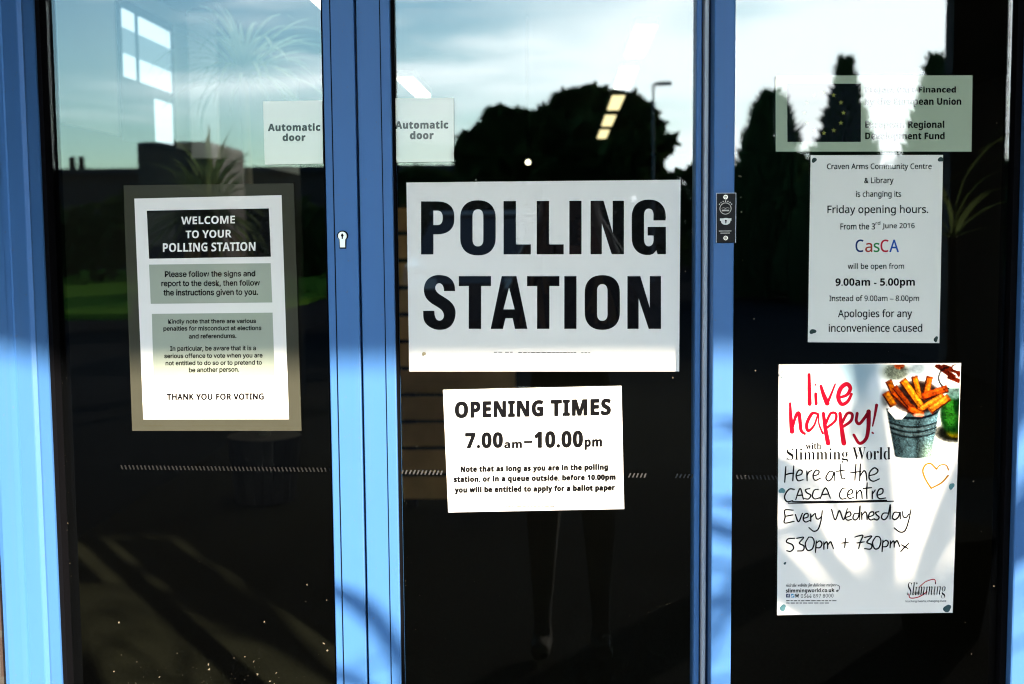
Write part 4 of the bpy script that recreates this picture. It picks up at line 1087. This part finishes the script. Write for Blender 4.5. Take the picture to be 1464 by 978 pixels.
def strap_leaf(mb, base, az, length, rise, droop, width, n=10, twist=0.0):
    """An arching strap leaf: leaves the base at az, climbs, then bends over."""
    pts = []; dirh = Vector((math.cos(az), math.sin(az), 0)); ang = rise; p = Vector(base); step = length/n
    for i in range(n + 1):
        pts.append(p.copy()); p = p + (dirh*math.cos(ang) + Vector((0, 0, 1))*math.sin(ang))*step; ang -= droop/n*(.4 + 1.2*i/n)
    sidev = Vector((-dirh.y, dirh.x, 0))
    v = []
    for i, q_ in enumerate(pts):
        u = i/n; w_ = width*(.55 + .9*u if u < .5 else 1.0*(1 - u)*2 + .02)*.5
        s_v = (sidev + Vector((0, 0, twist*u))).normalized()
        v += [q_ - s_v*w_, q_ + s_v*w_]
    mb.mesh(v, [(2*i, 2*i+1, 2*i+3, 2*i+2) for i in range(n)])
_rnd = random.Random(8); mb = MB()
for _ in range(95):
    strap_leaf(mb, (tp.x, PY, tp.z + _rnd.uniform(-.05, .05)), _rnd.uniform(0, 6.283), _rnd.uniform(.35, .62), _rnd.uniform(-.2, 1.4), _rnd.uniform(.9, 2.3), .026)
mb.build('crown', PALM, ip)
SPIKY = leaf_mat('cordyline_leaf', (.16, .21, .08), .55); DRY = leaf_mat('dry_leaf', (.22, .16, .06), .4)
def cordyline(label, base, stems, seedv, group=None):
    t = thing('cordyline', label, 'plant', group)
    rnd = random.Random(seedv)
    for (bx_, by_, tx, ty, tz, L_, n_) in stems:
        m_ = MB(); m_.tube([(base[0] + bx_, base[1] + by_, 0), (base[0] + (bx_+tx)/2 + .04, base[1] + (by_+ty)/2, tz*.5), (base[0] + tx, base[1] + ty, tz)], [.07, .055, .05], 8); m_.build('trunk', BARK, t)
        m_ = MB()
        for _ in range(n_):
            strap_leaf(m_, (base[0] + tx, base[1] + ty, tz + rnd.uniform(-.1, .05)), rnd.uniform(0, 6.283), L_*rnd.uniform(.7, 1.1), rnd.uniform(-.3, 1.5), rnd.uniform(.5, 2.0), .045)
        m_.build('crown', SPIKY, t)
        m_ = MB()
        for _ in range(n_//4):
            strap_leaf(m_, (base[0] + tx, base[1] + ty, tz - .05), rnd.uniform(0, 6.283), L_*.8, rnd.uniform(-1.1, -.5), rnd.uniform(.3, .8), .035)
        m_.build('dry_skirt', DRY, t)
bq = RP(235, 560, 8.0); k8 = (8.0 + DIST)/1750
t1 = RP(350, 120, 8.0); t2 = RP(305, 300, 8.0)
cordyline('cordyline with strap leaves and leaning trunk mirrored in the keyhole door', (bq.x, -8.0, 0),
          [(0, 0, t2.x - bq.x, .1, t2.z, .75, 130)], 21)
# strap-leaved plant in a pot near the doors, whose arching leaves shade the posts
pc = Vector((2.28, -2.6, 0))
pt = thing('potted_plant', 'tall strap leaved plant in a dark pot right of the doors', 'plant')
mb = MB(); mb.tube([(pc.x, pc.y, 0), (pc.x, pc.y, .3), (pc.x, pc.y, .55)], [.20, .25, .28], 24); mb.build('pot', principled('dark_pot', (.012, .012, .012), .9, .0), pt)
mb = MB(); mb.tube([(pc.x, pc.y, .54), (pc.x + .03, pc.y, 1.1), (pc.x, pc.y, 1.62)], [.05, .04, .035], 8); mb.build('trunk', BARK, pt)
rnd = random.Random(12); mb = MB()
for _ in range(30):
    strap_leaf(mb, (pc.x, pc.y, 1.60 + rnd.uniform(-.12, .06)), rnd.uniform(0, 6.283), rnd.uniform(.7, 1.2), rnd.uniform(.5, 1.4), rnd.uniform(1.2, 3.0), .050, 14)
for az, L_, r_, dr_ in ((3.05, 1.15, .75, 2.6), (3.25, 1.25, .5, 2.2), (2.8, .95, .2, 1.9), (3.5, 1.1, 1.0, 3.2)):
    strap_leaf(mb, (pc.x, pc.y, 1.6), az, L_, r_, dr_, .055, 16)
mb.build('leaves', SPIKY, pt)

p2 = Vector((1.35, -2.4, 0)); pt2 = thing('potted_plant', 'slim strap leaved plant in a small dark pot, nearer the middle of the entrance', 'plant')
mb = MB(); mb.tube([(p2.x, p2.y, 0), (p2.x, p2.y, .2), (p2.x, p2.y, .38)], [.13, .16, .18], 20); mb.build('pot', principled('small_dark_pot', (.012, .012, .012), .9, .0), pt2)
mb = MB(); mb.tube([(p2.x, p2.y, .37), (p2.x + .02, p2.y, .9), (p2.x + .01, p2.y, 1.42)], [.03, .024, .02], 8); mb.build('trunk', BARK, pt2)
rnd = random.Random(5); mb = MB()
for az, L_, r_, dr_ in ((.1, .55, 1.45, 3.6), (.3, .62, 1.5, 3.3), (3.3, .42, 1.0, 2.6), (3.0, .5, 1.5, 3.0), (.0, .34, .4, 1.6), (5.9, .5, 1.1, 2.9), (2.6, .32, .3, 1.4), (.6, .4, .9, 2.2)):
    strap_leaf(mb, (p2.x + .01, p2.y, 1.42), az, L_, r_, dr_, .050, 14)
mb.build('leaves', SPIKY, pt2)

# unseen side walls, added to cut skylight on the jambs
wall('added_shade_wall', 'dark brick wall added out of view right of the entrance for shade', [(3.0, -2.75, 0, 3.3, -.161, ZC - .002)], BRICK)
wall('added_shade_wall', 'dark brick wall added out of view left of the entrance for shade', [(-3.1, -4.4, 0, -2.8, -.161, ZC - .002)], BRICK)

# parked car across the car park
cc = RP(672, 332, 14); cr_ = thing('parked_car', 'dark tall parked car facing the doors from the car park', 'car'); cr_.location = (cc.x, -14, 0)
body = principled('car_paint', (.015, .018, .022), .15, .6, coat=.6)
mb = MB(); side_ = [(0, .30), (0, .85), (.15, 1.02), (1.0, 1.12), (4.1, 1.1), (4.25, .9), (4.25, .30)]
n_ = len(side_); v = [(-.9, -y, z) for y, z in side_] + [(.9, -y, z) for y, z in side_]
mb.mesh(v, [tuple(range(n_)), tuple(range(n_, 2*n_))[::-1]] + [(i, (i+1) % n_, n_+(i+1) % n_, n_+i) for i in range(n_)])
bd = mb.build('body', body, cr_, bevel=.05)
mb = MB(); v = [(-.86, -1.0, 1.11), (.86, -1.0, 1.11), (.86, -4.05, 1.11), (-.86, -4.05, 1.11), (-.66, -1.75, 1.70), (.66, -1.75, 1.70), (.68, -3.6, 1.72), (-.68, -3.6, 1.72)]
mb.mesh(v, [(0, 1, 5, 4), (1, 2, 6, 5), (2, 3, 7, 6), (3, 0, 4, 7), (4, 5, 6, 7)]); mb.build('cabin_glass', principled('car_glass', (.02, .025, .03), .03, .8), cr_)
mb = MB(); mb.box(-.70, -3.65, 1.70, .70, -1.70, 1.76); mb.build('roof', principled('car_roof_highlight', (.30, .32, .34), .2, .6), cr_, bevel=.03)  # pale roof colour stands for the highlight along the roof
for sx in (-.62, .62):
    mb = MB(); mb.box(sx - .17, .012, .72, sx + .17, -.02, .86); mb.build('headlight', principled('headlight_glass', (.6, .62, .62), .1, .6), cr_, bevel=.01)
    for yy in (-.85, -3.4):
        mb = MB(); mb.tube([(sx*1.22, yy, .33), (sx*1.47, yy, .33)], .33, 20); w_ = mb.build('wheel', RUBBER, cr_)

# unseen blocks added beside the car park to keep low sky off the doorway
def block(label, x0, x1, y0, y1, h):
    t = thing('sky_blocker', label, 'building'); t.location = ((x0+x1)/2, y0, 0); hw_, dp_ = (x1-x0)/2, y1 - y0
    m_ = MB(); m_.box(-hw_, 0, 0, hw_, dp_, h); m_.build('wall', BRICK, t)
    m_ = MB(); m_.box(-hw_ - .3, -.3, h + .002, hw_ + .3, dp_ + .3, h + .25); m_.build('roof', principled('grey_roof', (.05, .05, .055), .8), t)
    for r_ in range(int(h//3)):
        for k in range(int((x1 - x0)//3)):
            xx = -hw_ + 1 + 3*k; m_ = MB(); m_.box(xx, dp_ + .004, 1 + 3*r_, xx + 1.3, dp_ + .04, 2.4 + 3*r_); m_.build('window', RUBBER, t)
block('unseen long brick block added on the sunny side to hold back low sky', 17.5, 60, -37, -27, 7.4)
block('unseen long brick block added on the shady side to hold back low sky', -62, -22, -36, -26, 8.0)

# ------------------------------------------------------------------ the photographer, mirrored in the doors
def skin_mesh(name, chains, mat, parent=None, sub=2):
    """chains: [(points, radii, index of the earlier vertex it grows from or None)]."""
    verts, edges, rad = [], [], []
    for pts, rr_, root in chains:
        prev = root
        for p, r_ in zip(pts, rr_):
            verts.append(p); rad.append(r_); i = len(verts) - 1
            if prev is not None: edges.append((prev, i))
            prev = i
    me = bpy.data.meshes.new(name); me.from_pydata(verts, edges, []); me.materials.append(mat)
    o_ = bpy.data.objects.new(name, me); C.objects.link(o_)
    m1 = o_.modifiers.new('skin', 'SKIN'); m1.use_smooth_shade = True
    for i, r_ in enumerate(rad):
        me.skin_vertices[0].data[i].radius = (r_, r_) if not isinstance(r_, tuple) else r_
    me.skin_vertices[0].data[0].use_root = True
    m2 = o_.modifiers.new('sub', 'SUBSURF'); m2.levels = sub; m2.render_levels = sub
    dg = bpy.context.evaluated_depsgraph_get(); dg.update()
    m_new = bpy.data.meshes.new_from_object(o_.evaluated_get(dg)); m_new.name = name
    o_.modifiers.clear(); o_.data = m_new
    m_new.polygons.foreach_set('use_smooth', [True]*len(m_new.polygons))
    if parent is not None: o_.parent = parent
    return o_
SKIN = principled('skin', (.42, .24, .17), .55, .3); COAT = principled('dark_jacket', (.012, .010, .020), .85, .1); HAIR = principled('blond_hair', (.42, .27, .12), .4, .5)
JEANS = principled('grey_trousers', (.05, .05, .055), .9, .1)
pr = thing('person', 'person with long fair hair in dark jacket, mirrored taking the photograph', 'person')
pr.location = (0.02, -2.16, 0)
ch = [([(0, 0, .86)], [(.15, .10)], None)]                                     # 0 pelvis
ch += [([(0, 0, 1.02), (0, .0, 1.18), (0, .0, 1.27), (0, .01, 1.335), (0, .03, 1.385)], [(.13, .09), (.145, .10), (.12, .08), .052, .05], 0)]   # 1..5
ch += [([(0, .035, 1.44), (0, .035, 1.50), (0, .03, 1.555)], [(.068, .078), (.075, .09), (.055, .065)], 5)]                               # 6..8
for sx in (-1, 1):
    ch += [([(sx*.15, 0, 1.275), (sx*.225, .06, 1.13), (sx*.235, .11, 1.08), (sx*.16, .14, 1.24), (sx*.085, .135, 1.385), (sx*.075, .13, 1.43)], [.058, .048, .045, .038, .026, .03], 3)]
    k0 = sum(len(c_[0]) for c_ in ch) - 1
    for f_ in range(4):
        z_ = 1.425 + .016*f_
        ch += [([(sx*.065, .145, z_), (sx*.058, .178, z_ + .004), (sx*.040, .192, z_ + .004), (sx*.024, .192, z_)], [.009, .0085, .008, .007], k0)]
    ch += [([(sx*.070, .115, 1.425), (sx*.055, .10, 1.415), (sx*.035, .10, 1.42)], [.011, .010, .009], k0)]
    ch += [([(sx*.085, 0, .78), (sx*.095, .01, .46), (sx*.10, -.01, .12), (sx*.10, 0, .05), (sx*.11, .12, .035)], [.085, .06, 0.030, .04, .035], 0)]
bod = skin_mesh('body', ch, SKIN, pr)
bod.data.materials.append(COAT); bod.data.materials.append(JEANS)
for p_ in bod.data.polygons:
    c_ = p_.center
    hand = c_.y > .125 and c_.z > 1.38
    p_.material_index = 0 if (c_.z > 1.36 and abs(c_.x) < .1 and not (c_.y > .09 and c_.z < 1.40)) or hand else (1 if c_.z > .82 else 2)
# face details: nose, eyes, mouth, ears
mb = MB(); sphere(mb, (0, .128, 1.475), .014, sq=(.8, 1, 1.5)); mb.build('nose', SKIN, pr, smooth=True)
for sx in (-1, 1):
    mb = MB(); sphere(mb, (sx*.028, .108, 1.497), .011, sq=(1, .6, .7)); mb.build('eye', RUBBER, pr, smooth=True)
    mb = MB(); sphere(mb, (sx*.078, .03, 1.485), .024, sq=(.35, .7, 1.1)); mb.build('ear', SKIN, pr, smooth=True)
mb = MB(); sphere(mb, (0, .112, 1.438), .018, sq=(1, .4, .3)); mb.build('mouth', principled('lips', (.35, .12, .10), .5), pr, smooth=True)
mb = MB(); rnd = random.Random(4)
for i in range(420):
    a_ = rnd.uniform(-2.55, 2.55) - math.pi/2                                  # all round the head but the face
    top = Vector((rnd.gauss(0, .012), .02 + rnd.gauss(0, .015), 1.592))
    r_ = rnd.uniform(.094, .108); side_p = Vector((r_*math.cos(a_), .025 + r_*1.1*math.sin(a_), 1.50))
    L_ = rnd.uniform(.22, .36); sw = rnd.uniform(0, .05)
    low = Vector((side_p.x*1.25 + sw*math.copysign(1, side_p.x), side_p.y*.9 + rnd.uniform(-.02, .06), 1.50 - L_*.5)); end = Vector((low.x*1.02 + rnd.gauss(0, .02), low.y + rnd.uniform(-.02, .05), 1.50 - L_))
    pts = [top, (top + side_p)/2 + Vector((side_p.x*.32, (side_p.y - .025)*.32, .028)), side_p, low, end]
    w_ = .007
    vv_ = []
    for q_ in pts:
        tn = Vector((-math.sin(a_), math.cos(a_), 0))*w_
        vv_ += [q_ - tn, q_ + tn]
    mb.mesh(vv_, [(2*j, 2*j+1, 2*j+3, 2*j+2) for j in range(4)])
mb.build('hair', HAIR, pr)
cm = thing('camera_body', 'black camera held up in both hands of the mirrored photographer', 'camera'); cm.location = (0, -1.985, EYE)
mb = MB(); mb.box(-.055, -0.030, -.042, .055, 0, .038); mb.box(-.02, -0.030, .0381, .02, -.005, .06); mb.build('body', principled('camera_plastic', (.01, .01, .01), .5, .3), cm, bevel=.004)
mb = MB(); mb.tube([(0, .001, 0), (0, .022, 0)], [.034, .032], 24); mb.build('lens', RUBBER, cm)

# ------------------------------------------------------------------ grit, cobweb bits and leaf crumbs on the glass, plus painted glints
mb = MB(); rnd = random.Random(31)
def fleck(px, py, r_):
    r_ *= .8
    n_ = rnd.randint(3, 6); a0 = rnd.uniform(0, 6.28); el_ = rnd.uniform(.3, 1)
    pts = []
    for k in range(n_):
        t_ = 2*math.pi*k/n_; ux, uy = r_*math.cos(t_)*el_, r_*math.sin(t_)
        pts.append(P(px + ux*math.cos(a0) - uy*math.sin(a0), py + ux*math.sin(a0) + uy*math.cos(a0), -.0011))
    mb.face(pts)
for px, py, r_ in ((439, 836, 2.4), (437, 860, 1.4), (285, 803, 1.3), (170, 890, 2.2), (299, 957, 3.2), (298, 950, 2.4), (378, 889, 2.2), (463, 920, 2.6), (468, 930, 1.8), (350, 939, 1.6), (368, 964, 2.6),
                   (228, 968, 2.0), (163, 960, 1.5), (395, 962, 1.8), (386, 974, 2.2), (97, 748, 1.5), (88, 739, 1.3), (95, 758, 1.6), (91, 700, 1.1), (467, 858, 1.2), (596, 638, 1.6), (594, 900, 1.3), (1058, 252, 3.4), (1059, 282, 2.2), (1060, 303, 2.0), (1062, 372, 1.5),  # the ones beside the lock plate are bright glints drawn as flecks
                   (962, 540, 2.4), (1080, 530, 1.6), (1078, 456, 1.2), (1066, 680, 1.2), (1392, 688, 1.6), (1403, 760, 1.3), (1421, 838, 1.3), (1436, 855, 1.6), (1380, 890, 1.4), (1389, 935, 1.5), (577, 590, 1.2), (1425, 176, 1.4), (980, 388, 1.6)):
    fleck(px, py, r_)
for _ in range(40): fleck(rnd.uniform(110, 478), 980 - abs(rnd.gauss(0, 22)), rnd.uniform(.4, 1.1))
for _ in range(25): fleck(rnd.uniform(86, 102), rnd.uniform(540, 978), rnd.uniform(.4, 1.0))
for _ in range(25): fleck(rnd.uniform(572, 582), rnd.uniform(520, 978), rnd.uniform(.4, 1.0))
for _ in range(40): fleck(rnd.uniform(580, 995), rnd.uniform(740, 978), rnd.uniform(.3, .7))
for _ in range(40): fleck(rnd.uniform(1052, 1436), rnd.uniform(500, 978), rnd.uniform(.3, .8))
tag(mb.build('grit', principled('grit_and_glints', (.15, .13, .09), .9)), 'pale crumbs, grit and a few painted glints on the door glass', 'grit', kind='stuff')
